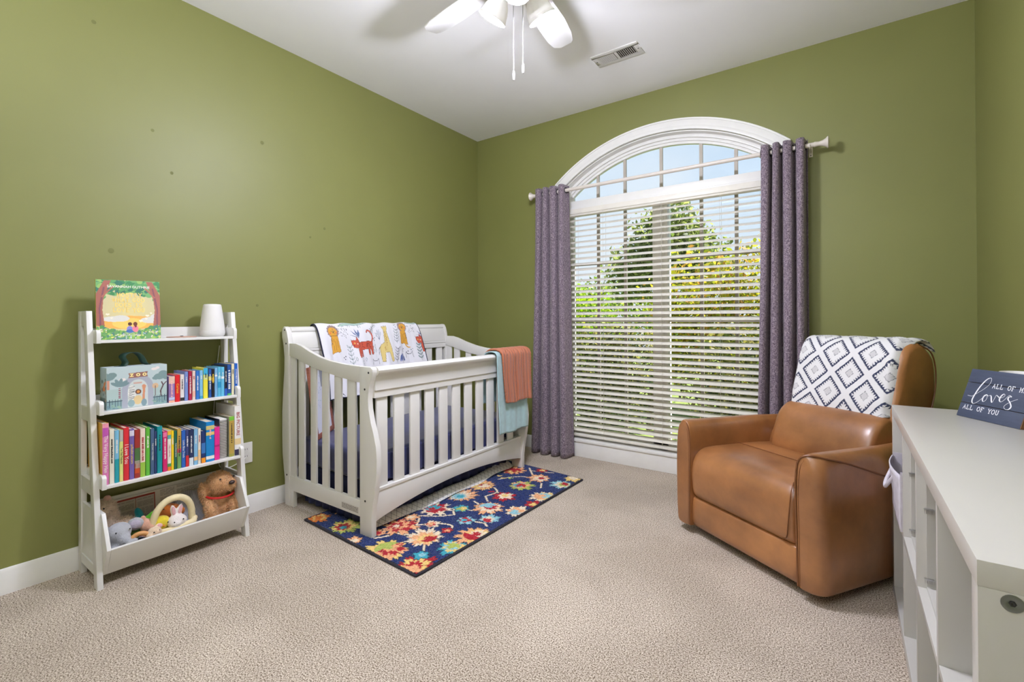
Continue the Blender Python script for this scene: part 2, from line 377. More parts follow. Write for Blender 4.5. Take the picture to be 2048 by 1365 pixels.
MB().box(CX + 0.008, 0.047, SILL, CX + 0.014, 0.06, 1.975).build('mullion_bead', M_TRIM, win)
MB().box(CX - 0.753, 0.055, SILL, CX + 0.753, 0.14, 0.195).build('bottom_rail', M_TRIM, win, 0.004)
MB().box(CX - 0.83, -0.034, SILL, CX + 0.83, 0.12, SILL + 0.02).build('sill', M_TRIM, win, 0.006)
MB().box(CX - 0.83, -0.024, 0.0, CX + 0.83, 0.0, SILL).build('apron', M_TRIM, win, 0.004)
YG = 0.1
M_GRIL = plain('grille_taupe', S(186, 178, 166), 0.5, 0.03)
MX = [1.165, 1.39, 1.67, 1.95, 2.175]
for i, x in enumerate(MX):
    zt = ZC + math.sqrt(1.135 ** 2 - (x - CX) ** 2)
    MB().box(x - 0.011, YG - 0.008, 2.045, x + 0.011, YG + 0.008, zt).build('grille_bar', M_GRIL, win)
ZM = [0.195, 0.635, 1.085, 1.535, 1.975]
for a, b, ms in ((xl, CX - 0.055, MX[:2]), (CX + 0.055, xr, MX[3:])):
    for x in ms: MB().box(x - 0.011, YG - 0.008, 0.19, x + 0.011, YG + 0.008, 1.975).build('grille_bar', M_GRIL, win)
    for k, z in enumerate(ZM[1:4]):
        h = 0.02 if k == 1 else 0.011
        MB().box(a, YG - (0.02 if k == 1 else 0.0075), z - h, b, YG + 0.0085, z + h).build('meeting_rail' if k == 1 else 'grille_bar', M_TRIM if k == 1 else M_GRIL, win)
def glass_mat():
    m, t, b = nodes('window_glass'); t.nodes.remove(b); o = t.nodes['Material Output']
    tr = t.nodes.new('ShaderNodeBsdfTransparent'); gl = t.nodes.new('ShaderNodeBsdfGlossy'); mx = t.nodes.new('ShaderNodeMixShader'); fr = t.nodes.new('ShaderNodeFresnel')
    gl.inputs['Roughness'].default_value = 0.03; fr.inputs['IOR'].default_value = 1.4; tr.inputs['Color'].default_value = (0.97, 0.985, 0.98, 1)
    t.links.new(fr.outputs[0], mx.inputs[0]); t.links.new(tr.outputs[0], mx.inputs[1]); t.links.new(gl.outputs[0], mx.inputs[2]); t.links.new(mx.outputs[0], o.inputs['Surface']); return m
M_GLASS = glass_mat()
for a, b, ms in ((xl, CX - 0.055, MX[:2]), (CX + 0.055, xr, MX[3:])):
    xs = [a] + list(ms) + [b]
    for i in range(3):
        for k in range(4): MB().box(xs[i], YG - 0.002, ZM[k], xs[i + 1], YG + 0.002, ZM[k + 1]).build('pane', M_GLASS, win)
xs = [xl] + MX + [xr]
for i in range(6):
    t_ = [(xs[i] + (xs[i + 1] - xs[i]) * k / 6, ZC + math.sqrt(1.14 ** 2 - (xs[i] + (xs[i + 1] - xs[i]) * k / 6 - CX) ** 2)) for k in range(7)]
    MB().strip(t_, [(x, 2.045) for x, z in t_], xz, YG - 0.002, YG + 0.002).build('pane', M_GLASS, win)

# ------------------------------------------------------------------ outdoors
M_ROOF = plain('soffit_white', S(225, 225, 222), 0.7, 0.03, 5)
eave = struct('trim_1', MB().box(-1.5, WT, RH + 0.02, RW + 1.5, WT + 0.5, RH + 0.09).box(-1.5, WT + 0.49, RH - 0.06, RW + 1.5, WT + 0.52, RH + 0.09), M_ROOF)
eave['label'] = 'white roof eave above the window outside'
M_LAWN = plain('lawn', S(100, 118, 52), 1.0, 0.25, 8, 60, 0.6)
lawn = MB().grid(lambda u, v: (-9 + 20 * u, WT + 18 * v, -0.35 + 0.02 * math.sin(9 * u + 4 * v)), 24, 24).build('lawn', M_LAWN)
lawn['kind'] = 'structure'; lawn['label'] = 'green lawn outside the window'
def leaf_mat(name, c0, c1, trans=0.5):
    m, t, b = nodes(name)
    info = t.nodes.new('ShaderNodeAttribute'); info.attribute_name = 'print'
    t.links.new(info.outputs['Color'], b.inputs['Base Color']); b.inputs['Roughness'].default_value = 0.55; b.inputs['Specular IOR Level'].default_value = 0.3
    o = t.nodes['Material Output']; tl = t.nodes.new('ShaderNodeBsdfTranslucent'); mx = t.nodes.new('ShaderNodeMixShader'); mx.inputs[0].default_value = trans
    t.links.new(info.outputs['Color'], tl.inputs['Color']); t.links.new(b.outputs[0], mx.inputs[1]); t.links.new(tl.outputs[0], mx.inputs[2]); t.links.new(mx.outputs[0], o.inputs['Surface'])
    return m
M_LEAF = leaf_mat('leaf_surface', None, None)
M_BARK = plain('bark', S(92, 78, 62), 0.95, 0.25, 20, 30, 0.6)
def foliage(parent, blobs, n, size, cols, seed):
    """leaves scattered through overlapping ellipsoids; each leaf a folded quad with its own tint"""
    g = np.random.default_rng(seed); V = []; C = []
    vol = np.array([b[3] * b[4] * b[5] for b in blobs]); pick = g.choice(len(blobs), n, p=vol / vol.sum())
    d = g.normal(size=(n, 3)); d /= np.linalg.norm(d, axis=1)[:, None]; rad = g.random(n) ** 0.28
    B = np.array(blobs)[pick]; P = B[:, :3] + d * rad[:, None] * B[:, 3:6] * (1 + 0.12 * g.normal(size=(n, 1)))
    a = g.normal(size=(n, 3)); a /= np.linalg.norm(a, axis=1)[:, None]
    b_ = np.cross(a, g.normal(size=(n, 3))); b_ /= np.linalg.norm(b_, axis=1)[:, None]
    s = size * (0.6 + 0.8 * g.random(n))[:, None]
    V = np.stack([P - a * s, P + b_ * s * 0.45, P + a * s, P - b_ * s * 0.45], 1).reshape(-1, 3)
    cc = np.array([c[:3] for c in cols]); ci = cc[g.integers(0, len(cc), n)] * 0.78 * (0.75 + 0.5 * g.random((n, 1)))
    C = np.repeat(np.clip(ci, 0, 1), 4, 0)
    me = bpy.data.meshes.new('foliage'); me.vertices.add(4 * n); me.vertices.foreach_set('co', V.ravel())
    me.loops.add(4 * n); me.loops.foreach_set('vertex_index', np.arange(4 * n)); me.polygons.add(n)
    me.polygons.foreach_set('loop_start', np.arange(0, 4 * n, 4)); me.update(); me.validate()
    o = link('foliage', me, M_LEAF, parent, 'stuff'); set_print(o, C); return o
def shrub(name, label, cat, loc, blobs, n, size, cols, seed, trunk):
    t = thing(name, label, cat, loc)
    foliage(t, blobs, n, size, cols, seed)
    for q in trunk: MB().tube(q[0], q[1], 7).build('trunk' if cat == 'tree' else 'stem', M_BARK, t, smooth=True)
    return t
LIME = [S(150, 190, 30), S(180, 210, 40), S(110, 150, 30), S(200, 215, 70)]
GOLD = [S(205, 200, 40), S(222, 196, 60), S(150, 160, 40), S(226, 170, 80), S(190, 200, 50), S(120, 130, 40)]
OLIV = [S(150, 164, 84), S(116, 136, 62), S(178, 186, 110), S(96, 116, 54)]
DARK = [S(84, 96, 40), S(120, 120, 60), S(150, 146, 74), S(60, 74, 30), S(170, 160, 100)]
shrub('evergreen_tree', 'tall olive green tree standing outside beyond the golden hedge', 'tree', (-0.7, 8.0, -0.35),
      [(0, 0, 3.3, 0.9, 0.9, 0.75), (-0.2, 0, 2.7, 1.25, 1.1, 0.7), (0.5, 0.1, 2.9, 0.9, 0.9, 0.7), (0.15, 0, 3.85, 0.5, 0.5, 0.5), (-0.8, 0.1, 2.3, 0.7, 0.7, 0.5), (0.9, -0.1, 2.4, 0.7, 0.7, 0.5)],
      9000, 0.075, OLIV, 3, [([(0, 0, 0), (0.05, 0, 1.5), (0, 0, 2.8), (0, 0, 3.8)], [0.13, 0.11, 0.08, 0.03])])
shrub('leafy_shrub', 'lime green shrub outside at the left of the window', 'shrub', (-1.6, 5.0, -0.35),
      [(-0.3, 0, 1.5, 0.9, 0.7, 0.75), (0.25, 0, 1.2, 0.7, 0.6, 0.75), (-0.1, 0, 0.7, 1.0, 0.7, 0.7), (-1.3, 0.2, 1.2, 0.9, 0.7, 1.0)], 8000, 0.05, LIME, 4, [([(0, 0, 0), (0.05, 0, 0.9)], [0.05, 0.03]), ([(-0.2, 0, 0), (-0.35, 0, 0.9)], [0.04, 0.02])])
shrub('leafy_shrub', 'golden yellow shrub outside behind the right half of the blind', 'shrub', (1.2, 4.5, -0.35),
      [(-0.3, 0, 1.7, 0.85, 0.6, 0.8), (0.6, 0, 1.85, 0.95, 0.6, 0.8), (0.2, 0, 0.9, 1.1, 0.7, 0.85), (1.6, 0.2, 1.7, 1.0, 0.7, 0.95), (-0.6, 0.1, 1.1, 0.6, 0.6, 0.8)], 12000, 0.05, GOLD, 5, [([(0, 0, 0), (0.1, 0, 1.0)], [0.06, 0.03]), ([(0.4, 0, 0), (0.6, 0, 1.1)], [0.05, 0.03])])
shrub('leafy_shrub', 'dark olive low hedge bush just outside the window', 'shrub', (-0.1, 2.6, -0.35),
      [(0, 0, 0.78, 0.7, 0.42, 0.58), (0.5, 0.05, 0.82, 0.5, 0.42, 0.58), (-0.9, 0.1, 0.78, 0.8, 0.42, 0.58), (-0.2, 0, 0.3, 1.1, 0.42, 0.4)], 9000, 0.04, DARK, 6, [([(0, 0, 0), (0.05, 0, 0.6)], [0.04, 0.02]), ([(0.8, 0, 0), (0.85, 0, 0.6)], [0.04, 0.02])])
shrub('leafy_shrub', 'dark olive hedge bush outside at the right, nearer the curtain', 'shrub', (1.85, 2.5, -0.35),
      [(-0.1, 0, 0.78, 0.6, 0.42, 0.6), (0.55, 0.05, 0.82, 0.7, 0.42, 0.62), (0.2, 0, 0.3, 0.8, 0.42, 0.4)], 6000, 0.04, DARK, 8, [([(0, 0, 0), (0.05, 0, 0.6)], [0.04, 0.02])])
shrub('evergreen_tree', 'pale distant tree line beyond the lime shrub', 'tree', (-4.5, 13.0, -0.35),
      [(0, 0, 1.6, 1.8, 1.0, 1.4), (2.2, 0.5, 1.3, 1.6, 1.0, 1.1), (-2.2, 0, 1.5, 1.6, 1.0, 1.3)], 5000, 0.1, OLIV + LIME, 9, [([(0, 0, 0), (0, 0, 1.6)], [0.12, 0.06])])
shrub('evergreen_tree', 'distant green tree outside at the right edge of the window', 'tree', (3.4, 11.0, -0.35),
      [(0, 0, 2.0, 1.3, 1.0, 1.3), (-1.3, 0.2, 1.6, 1.2, 1.0, 1.1), (1.3, 0.2, 1.8, 1.2, 1.0, 1.2)], 5000, 0.09, OLIV, 10, [([(0, 0, 0), (0, 0, 1.8)], [0.12, 0.06])])
# ------------------------------------------------------------------ slatted blind, rod, curtains
M_SLAT = plain('blind_white_vinyl', S(232, 228, 218), 0.38, 0.03, 20, spec=0.4)
bl = thing('window_blind', 'white slatted venetian blind hanging in the arched window', 'blind', (CX, 0.02, 0))
MB().box(-0.74, -0.028, 1.915, 0.74, 0.03, 1.972).build('head_rail', M_SLAT, bl, 0.004)
MB().box(-0.745, -0.034, 1.93, 0.745, -0.029, 1.958).build('valance', M_SLAT, bl, 0.002)
TILT = R(25)
sl = MB(); prof = []
for k in range(7):
    a = -0.025 + 0.05 * k / 6; prof.append((a, 0.0018 - 0.0025 * (a / 0.025) ** 2))
P_ = prof + [(a, b - 0.0028) for a, b in reversed(prof)]
sl.prism([(a * math.cos(TILT) - b * math.sin(TILT), a * math.sin(TILT) + b * math.cos(TILT)) for a, b in P_], lambda a, b, t: (t, a, b), -0.735, 0.735)
slat_me = sl.mesh('slat', smooth=True, sharp=50); slat_me.materials.append(M_SLAT)
NS = 39; z0, z1 = 0.212, 1.885
for k in range(NS):
    o = bpy.data.objects.new('slat', slat_me); COL.objects.link(o); o.parent = bl
    o.location = (0, 0, z0 + (z1 - z0) * k / (NS - 1)); o.rotation_euler = (R(random.uniform(-2.5, 2.5)), R(random.uniform(-0.08, 0.08)), 0)
MB().box(-0.735, -0.026, 0.158, 0.735, 0.026, 0.176).build('bottom_rail', M_SLAT, bl, 0.003)
M_CORD = plain('blind_cord', S(205, 202, 194), 0.8, 0.05, 80)
for x in (-0.66, -0.42, 0.03, 0.42, 0.66):
    for y in (-0.0285, 0.0285): MB().tube([(x, y, 0.16), (x, y, 1.93)], 0.0008, 5).build('ladder_cord', M_CORD, bl)

M_ROD = plain('rod_cream', S(222, 214, 205), 0.35, 0.02, 20)
RY, RZ = -0.092, 2.108
rod = thing('curtain_rod', 'cream curtain rod with flared trumpet ends above the window', 'curtain rod', (CX, RY, RZ))
MB().tube([(-0.985, 0, 0), (0.985, 0, 0)], 0.0135, 16).build('rod', M_ROD, rod, smooth=True)
fin = [(0.0145, 0), (0.0155, 0.004), (0.0145, 0.01), (0.013, 0.025), (0.017, 0.042), (0.024, 0.056), (0.034, 0.066), (0.0345, 0.069), (0.03, 0.073), (0.012, 0.0765), (0, 0.0768)]
for sgn in (-1, 1):
    M = Matrix.Translation((sgn * 0.955, 0, 0)) @ Matrix.Rotation(sgn * math.pi / 2, 4, 'Y')
    MB().lathe(fin, 28, M).build('finial', M_ROD, rod, smooth=True)
    bx = sgn * 0.935
    b = MB().box(bx - 0.009, 0.004, -0.05, bx + 0.009, -RY - 0.086 + 0.086, -0.012)
    b = MB().box(bx - 0.01, -RY - 0.006, -0.045, bx + 0.01, -RY - 0.0005, 0.02); b.box(bx - 0.006, 0.006, -0.02, bx + 0.006, -RY - 0.003, -0.012)
    b.tube([(bx, 0.016 * math.cos(a), 0.016 * math.sin(a)) for a in [R(d) for d in range(-200, 21, 20)]], 0.004, 6)
    br = b.build('bracket', M_ROD, rod, 0.001)
    MB().ell((bx, -RY - 0.0065, -0.036), (0.003, 0.002, 0.003), 8, 6).build('screw', M_DARK, br)

def curtain_mat():
    m, t, b = nodes('heathered_purple_grey_linen')
    w = noise(t, 1, 4, (640, 640, 60), 0.7); h = noise(t, 1, 3, (110, 110, 640), 0.6); big = noise(t, 6, 2)
    mth = t.nodes.new('ShaderNodeMath'); mth.operation = 'ADD'; t.links.new(w, mth.inputs[0]); t.links.new(h, mth.inputs[1])
    r = t.nodes.new('ShaderNodeValToRGB'); E = r.color_ramp.elements
    E[0].position = 0.40; E[0].color = S(58, 48, 64); E[1].position = 0.62; E[1].color = S(214, 198, 206); k = E.new(0.5); k.color = S(128, 113, 127)
    m2 = t.nodes.new('ShaderNodeMath'); m2.operation = 'MULTIPLY'; m2.inputs[1].default_value = 0.5; t.links.new(mth.outputs[0], m2.inputs[0])
    t.links.new(m2.outputs[0], r.inputs[0]); t.links.new(r.outputs[0], b.inputs['Base Color']); b.inputs['Roughness'].default_value = 0.9; b.inputs['Sheen Weight'].default_value = 0.25
    b.inputs['Specular IOR Level'].default_value = 0.15
    bump(t, b, m2.outputs[0], 0.3, 0.002)
    o = t.nodes['Material Output']; tl = t.nodes.new('ShaderNodeBsdfTranslucent'); mx = t.nodes.new('ShaderNodeMixShader'); mx.inputs[0].default_value = 0.12
    t.links.new(r.outputs[0], tl.inputs['Color']); t.links.new(b.outputs[0], mx.inputs[1]); t.links.new(tl.outputs[0], mx.inputs[2]); t.links.new(mx.outputs[0], o.inputs['Surface'])
    return m
M_CURT = curtain_mat()
def curtain(name, label, xa, xb, xa2, xb2, zbot, folds, ph, seed, amp=0.05, flare=0):
    """grommet panel: sinusoidal folds threaded on the rod; xa..xb at the rod, xa2..xb2 at the hem"""
    t = thing(name, label, 'curtain', (0.5 * (xa + xb), RY, 0), group='grommet curtains on the window rod')
    ox = 0.5 * (xa + xb); zt = RZ + 0.042; g = random.Random(seed); wv = [g.uniform(0.85, 1.12) for _ in range(folds * 2 + 2)]
    def fn(u, v):
        z = zt + (zbot - zt) * v
        x0 = xa + (xa2 - xa) * v ** 1.3; x1 = xb + (xb2 - xb) * v ** 1.3
        th = ph + u * folds * 2 * math.pi
        k = wv[int(u * folds * 2) % len(wv)]
        A = amp * (1 + 0.18 * v) * (0.94 + 0.06 * k)
        s = ((th / (2 * math.pi)) % 1.0) * 2 - 1
        if abs(s) < 0.72: y = -0.62 * A - 0.45 * A * math.sqrt(1 - (s / 0.78) ** 2)
        else: y = -0.62 * A - 0.45 * A * math.sqrt(1 - (0.72 / 0.78) ** 2) + (A * 1.7) * math.sin((abs(s) - 0.72) / 0.28 * math.pi / 2)
        xx = x0 + (x1 - x0) * u + 0.006 * math.sin(th) * (0.6 + 0.3 * v) + 0.004 * math.sin(3 * v + u * 9)
        y = max(-0.2, min(y + 0.004 * math.sin(7 * v + u * 11), -RY - 0.036))
        return (xx - ox, y, z)
    mb = MB().grid(fn, folds * 28 + 1, 60)
    o = mb.build('panel', M_CURT, t, smooth=True, sharp=180); so = o.modifiers.new('thick', 'SOLIDIFY'); so.thickness = 0.0022; so.offset = 0
    # grommets where the cloth crosses the rod
    for k in range(folds * 2):
        u = ((k // 2) * 2 * math.pi + (0.55, 2 * math.pi - 0.55)[k % 2] - ph) / (folds * 2 * math.pi)
        u = u % 1.0
        p = Vector(fn(u, (zt - RZ) / (zt - zbot))); q = Vector(fn(min(u + 0.01, 1), (zt - RZ) / (zt - zbot)))
        d = (q - p); d.z = 0
        if d.length < 1e-6: continue
        d.normalize(); nrm = Vector((-d.y, d.x, 0))
        Mx = Matrix(((d.x, 0, nrm.x, p.x), (d.y, 0, nrm.y, 0), (0, 1, 0, RZ), (0, 0, 0, 1)))
        gm = MB().tube([Mx @ Vector((0.021 * math.cos(a), 0.021 * math.sin(a), 0)) for a in [2 * math.pi * j / 20 for j in range(20)]], 0.0035, 6, True)
        gm.build('grommet', M_DARK, t, smooth=True)
    return t
curtain('window_curtain', 'purple grey heathered curtain at the left of the window, nearest the crib', 0.705, 0.985, 0.655, 1.02, 0.006, 4, 0.3, 1, 0.048)
curtain('window_curtain', 'purple grey heathered curtain at the right of the window, behind the leather chair', 2.345, 2.59, 2.305, 2.60, 0.012, 4, 0.5, 2, 0.046)
# ------------------------------------------------------------------ ceiling fan with three lit glass shades, ceiling vent
M_FAN = plain('fan_white', S(226, 225, 223), 0.4, 0.015, 10)
FX, FY = 1.66, -1.75
fan = thing('ceiling_fan', 'white ceiling fan with lit frosted glass shades and two pull chains', 'ceiling fan', (FX, FY, RH))
MB().lathe([(0.03, -0.062), (0.055, -0.055), (0.068, -0.02), (0.07, 0)], 32).build('canopy', M_FAN, fan, smooth=True)
MB().lathe([(0.014, -0.1), (0.014, -0.05)], 16).build('downrod', M_FAN, fan, smooth=True)
MB().lathe([(0.05, -0.205), (0.1, -0.195), (0.118, -0.17), (0.118, -0.13), (0.1, -0.105), (0.04, -0.09)], 40).build('motor_housing', M_FAN, fan, smooth=True)
MB().lathe([(0.02, -0.305), (0.045, -0.295), (0.06, -0.27), (0.06, -0.225), (0.05, -0.2)], 32).build('light_kit', M_FAN, fan, smooth=True)
bz = -0.19
pts = [(0.17, 0.05), (0.22, 0.058), (0.4, 0.068), (0.52, 0.066), (0.575, 0.055), (0.6, 0.025), (0.598, -0.035), (0.58, -0.048), (0.52, -0.062), (0.4, -0.068), (0.22, -0.058), (0.17, -0.05)]
for k in range(5):
    a = R(171.5 + 72 * k)
    M = Matrix.Rotation(a, 4, 'Z') @ Matrix.Translation((0, 0, bz)) @ Matrix.Rotation(R(-11), 4, 'X')
    bld = MB().prism(pts, lambda x, y, t: M @ Vector((x, y, t)), -0.003, 0.003).build('blade', M_FAN, fan, 0.0015)
    arm = MB().prism([(0.09, 0.02), (0.19, 0.03), (0.24, 0.02), (0.24, -0.02), (0.19, -0.03), (0.09, -0.02)], lambda x, y, t: M @ Vector((x, y, t)), 0.003, 0.009)
    arm.build('blade_arm', M_FAN, bld, 0.001)
def frosted():
    m, t, b = nodes('frosted_glass_shade'); t.nodes.remove(b); o = t.nodes['Material Output']
    tl = t.nodes.new('ShaderNodeBsdfTranslucent'); df = t.nodes.new('ShaderNodeBsdfDiffuse'); gl = t.nodes.new('ShaderNodeBsdfGlossy')
    gl.inputs['Roughness'].default_value = 0.2; tl.inputs['Color'].default_value = (1, 0.985, 0.95, 1); df.inputs['Color'].default_value = (0.93, 0.92, 0.9, 1)
    c = t.nodes.new('ShaderNodeMixShader'); c.inputs[0].default_value = 0.05; t.links.new(df.outputs[0], c.inputs[1]); t.links.new(tl.outputs[0], c.inputs[2])
    d = t.nodes.new('ShaderNodeMixShader'); d.inputs[0].default_value = 0.05; t.links.new(c.outputs[0], d.inputs[1]); t.links.new(gl.outputs[0], d.inputs[2]); t.links.new(d.outputs[0], o.inputs['Surface']); return m
M_FROST = frosted()
def bulb_mat():
    m, t, b = nodes('lit_bulb'); b.inputs['Emission Color'].default_value = (1, 0.95, 0.86, 1); b.inputs['Emission Strength'].default_value = 6
    b.inputs['Base Color'].default_value = (1, 1, 1, 1); return m
M_BULB = bulb_mat()
for k in range(3):
    a = R(65 + 120 * k); dirh = Vector((math.cos(a), math.sin(a), 0)); ax = (dirh * math.sin(R(33)) + Vector((0, 0, -math.cos(R(33)))))
    top = dirh * 0.062 + Vector((0, 0, -0.258)); arm = MB().tube([dirh * 0.03 + Vector((0, 0, -0.25)), dirh * 0.05 + Vector((0, 0, -0.255)), top], 0.011, 10).build('lamp_arm', M_FAN, fan, smooth=True)
    Mx = Matrix.Translation(top) @ ax.to_track_quat('Z', 'Y').to_matrix().to_4x4()
    MB().lathe([(0.0, 0), (0.02, 0.0), (0.027, 0.008), (0.027, 0.03), (0.022, 0.034)], 24, Mx).build('socket_cup', M_FAN, arm, smooth=True)
    n = 48; prof = [(0.028, 0.026), (0.034, 0.038), (0.045, 0.055), (0.053, 0.075), (0.058, 0.097), (0.063, 0.115)]
    g = MB(); vs = []
    for r, z in prof:
        for j in range(n): th = 2 * math.pi * j / n; rr = r * (1 + 0.012 * math.cos(12 * th)); vs.append(Mx @ Vector((rr * math.cos(th), rr * math.sin(th), z)))
    g.add(vs, [(i * n + j, i * n + (j + 1) % n, (i + 1) * n + (j + 1) % n, (i + 1) * n + j) for i in range(len(prof) - 1) for j in range(n)])
    o = g.build('lamp_shade', M_FROST, fan, smooth=True); so = o.modifiers.new('thick', 'SOLIDIFY'); so.thickness = 0.003
    bc = Mx @ Vector((0, 0, 0.075))
    MB().ell((0, 0, 0), (0.021, 0.021, 0.03), 16, 10).build('bulb', M_BULB, fan, smooth=True).matrix_local = Matrix.Translation(bc) @ ax.to_track_quat('Z', 'Y').to_matrix().to_4x4()
    ld = bpy.data.lights.new('bulb_light', 'POINT'); ld.energy = LAMP_W; ld.color = (0.83, 0.84, 1.0); ld.shadow_soft_size = 0.045
    lo = bpy.data.objects.new('bulb_light', ld); COL.objects.link(lo); lo.parent = fan; lo.location = Mx @ Vector((0, 0, 0.104))
M_CHAIN = plain('chain_nickel', S(190, 190, 190), 0.3, 0.04, 80, metal=1)
M_PULL = plain('pull_grey', S(178, 176, 172), 0.4, 0.05, 60)
for (dx, dy, z1, z2) in ((-0.006, -0.02, -0.30, -0.648), (0.022, 0.008, -0.30, -0.615)):
    mb = MB(); nb = 56
    mb.tube([(dx, dy, z1), (dx, dy, z2 + 0.03)], 0.0008, 5)
    for j in range(nb): mb.ell((dx, dy, z1 + (z2 + 0.03 - z1) * j / (nb - 1)), (0.0022, 0.0022, 0.0022), 6, 4)
    ch = mb.build('pull_chain', M_CHAIN, fan, smooth=True)
    MB().lathe([(0.0, z2 - 0.012), (0.004, z2 - 0.01), (0.0055, z2 + 0.004), (0.0055, z2 + 0.018), (0.0035, z2 + 0.03), (0, z2 + 0.032)], 14, Matrix.Translation((dx, dy, 0))).build('pull', M_PULL, ch, smooth=True)

vent = thing('ceiling_vent', 'white rectangular air vent set in the ceiling near the window', 'vent', (1.62, -0.597, RH))
M_VENT = plain('vent_white', S(218, 216, 212), 0.45, 0.02, 20); M_DUCT = plain('duct_brown', S(70, 60, 52), 0.9, 0.1, 20)
fr = MB(); hx, hy, ix, iy = 0.15, 0.071, 0.118, 0.043
for (a, b, c, d) in ((-hx, -hy, hx, -iy), (-hx, iy, hx, hy), (-hx, -iy, -ix, iy), (ix, -iy, hx, iy), (-0.008, -iy, 0.008, iy)): fr.box(a, b, -0.007, c, d, 0)
fr.build('frame', M_VENT, vent, 0.002)
MB().box(-ix, -iy, -0.0012, ix, iy, -0.0004).build('duct_opening', M_DUCT, vent)
lv = MB().box(-0.0045, -iy, -0.0006, 0.0045, iy, 0.0006).mesh('louver'); lv.materials.append(M_VENT)
for sgn in (-1, 1):
    for k in range(9):
        o = bpy.data.objects.new('louver', lv); COL.objects.link(o); o.parent = vent
        o.location = (sgn * (0.018 + 0.0118 * k), 0, -0.0045); o.rotation_euler = (0, R(42 * sgn), 0)
for x in (-0.135, 0.135): MB().ell((x, 0, -0.0075), (0.004, 0.004, 0.002), 8, 6).build('screw', M_DARK, vent)

# added fill light shaped as a torchiere, unseen behind the camera, washing the ceiling
tc_ = thing('added_fill_lamp', 'added fill light shaped as a slim white torchiere, unseen behind the camera', 'fill light', (2.05, -RL + 0.24, 0))
MB().lathe([(0, 0), (0.135, 0), (0.14, 0.006), (0.13, 0.016), (0.03, 0.026), (0.013, 0.04)], 36).build('base', M_FAN, tc_, smooth=True)
MB().lathe([(0.012, 0.03), (0.012, 1.66)], 16).build('pole', M_FAN, tc_, smooth=True)
MB().lathe([(0.012, 1.64), (0.04, 1.655), (0.1, 1.69), (0.15, 1.745), (0.153, 1.745), (0.147, 1.74), (0.098, 1.697), (0.04, 1.665), (0.0, 1.66)], 40).build('bowl', M_FAN, tc_, smooth=True)
MB().ell((0, 0, 1.695), (0.035, 0.035, 0.022), 16, 10).build('bulb', M_BULB, tc_, smooth=True)
td = bpy.data.lights.new('fill_light', 'AREA'); td.shape = 'DISK'; td.size = 0.22; td.energy = FILL_W; td.color = (0.83, 0.84, 1.0)
to_ = bpy.data.objects.new('fill_light', td); COL.objects.link(to_); to_.parent = tc_; to_.location = (0, 0, 1.735); to_.rotation_euler = (math.pi, 0, 0)
# ------------------------------------------------------------------ ladder bookshelf and what stands on it
YL, YR = -2.778, -2.183            # outer faces of its two side frames
sh = thing('ladder_bookshelf', 'white ladder bookshelf with three shelves and a toy bin against the green wall', 'bookshelf', (0, 0, 0))
TH = 0.02
def front_x(z): return 0.292 + (0.137 - 0.292) * z / 1.138
for y in (YL, YR - TH):
    fn = lambda a, b, t: (a, t, b)
    MB().prism([(0.016, 0), (0.058, 0), (0.058, 1.138), (0.016, 1.138)], fn, y, y + TH).build('rear_post', M_WHITE, sh, 0.002)
    MB().prism([(front_x(0) - 0.046, 0), (front_x(0), 0), (front_x(1.138), 1.138), (front_x(1.138) - 0.046, 1.138)], fn, y, y + TH).build('front_post', M_WHITE, sh, 0.002)
    MB().prism([(0.058, 1.075), (front_x(1.075) - 0.044, 1.075), (front_x(1.138) - 0.044, 1.138), (0.058, 1.138)], fn, y + 0.001, y + TH - 0.001).build('cross_rail', M_WHITE, sh)
    for z in (0.672, 0.368):
        MB().prism([(0.058, z), (front_x(z) - 0.045, z), (front_x(z + 0.06) - 0.045, z + 0.06), (0.058, z + 0.06)], fn, y + 0.001, y + TH - 0.001).build('cross_rail', M_WHITE, sh)
    MB().prism([(0.058, 0.085), (front_x(0.085) - 0.045, 0.085), (front_x(0.31) - 0.045, 0.31), (0.058, 0.31)], fn, y + 0.005, y + TH - 0.005).build('side_panel', M_WHITE, sh)
    MB().box(0.058, y + 0.001, 0.05, front_x(0.06) - 0.045, y + TH - 0.001, 0.09).build('cross_rail', M_WHITE, sh)
yi0, yi1 = YL + TH, YR - TH
SH = []   # (top z, front x)
for zt, xf in ((1.013, 0.198), (0.714, 0.238), (0.411, 0.272)):
    s_ = MB().box(0.03, yi0, zt - 0.012, xf, yi1, zt).build('shelf', M_WHITE, sh, 0.0015)
    MB().box(0.022, yi0, zt - 0.012, 0.03, yi1, zt + 0.05).build('back_lip', M_WHITE, s_, 0.001)
    for y in (yi0 - 0.001, yi1 - 0.014):
        r = 0.016; cn = [(xf + 0.004 - r + r * math.cos(a), zt + 0.044 - r + r * math.sin(a)) for a in [R(90 - 15 * k) for k in range(7)]]
        MB().prism([(0.03, zt - 0.013), (0.03, zt + 0.044)] + cn + [(xf + 0.004, zt - 0.013)], lambda a, b, t: (a, t, b), y, y + 0.015).build('side_lip', M_WHITE, s_, 0.001)
    SH.append((zt, xf))
    MB().ell((0.09, yi1 - 0.0142, zt + 0.022), (0.004, 0.001, 0.004), 8, 6).build('screw_cap', M_DARK, s_)
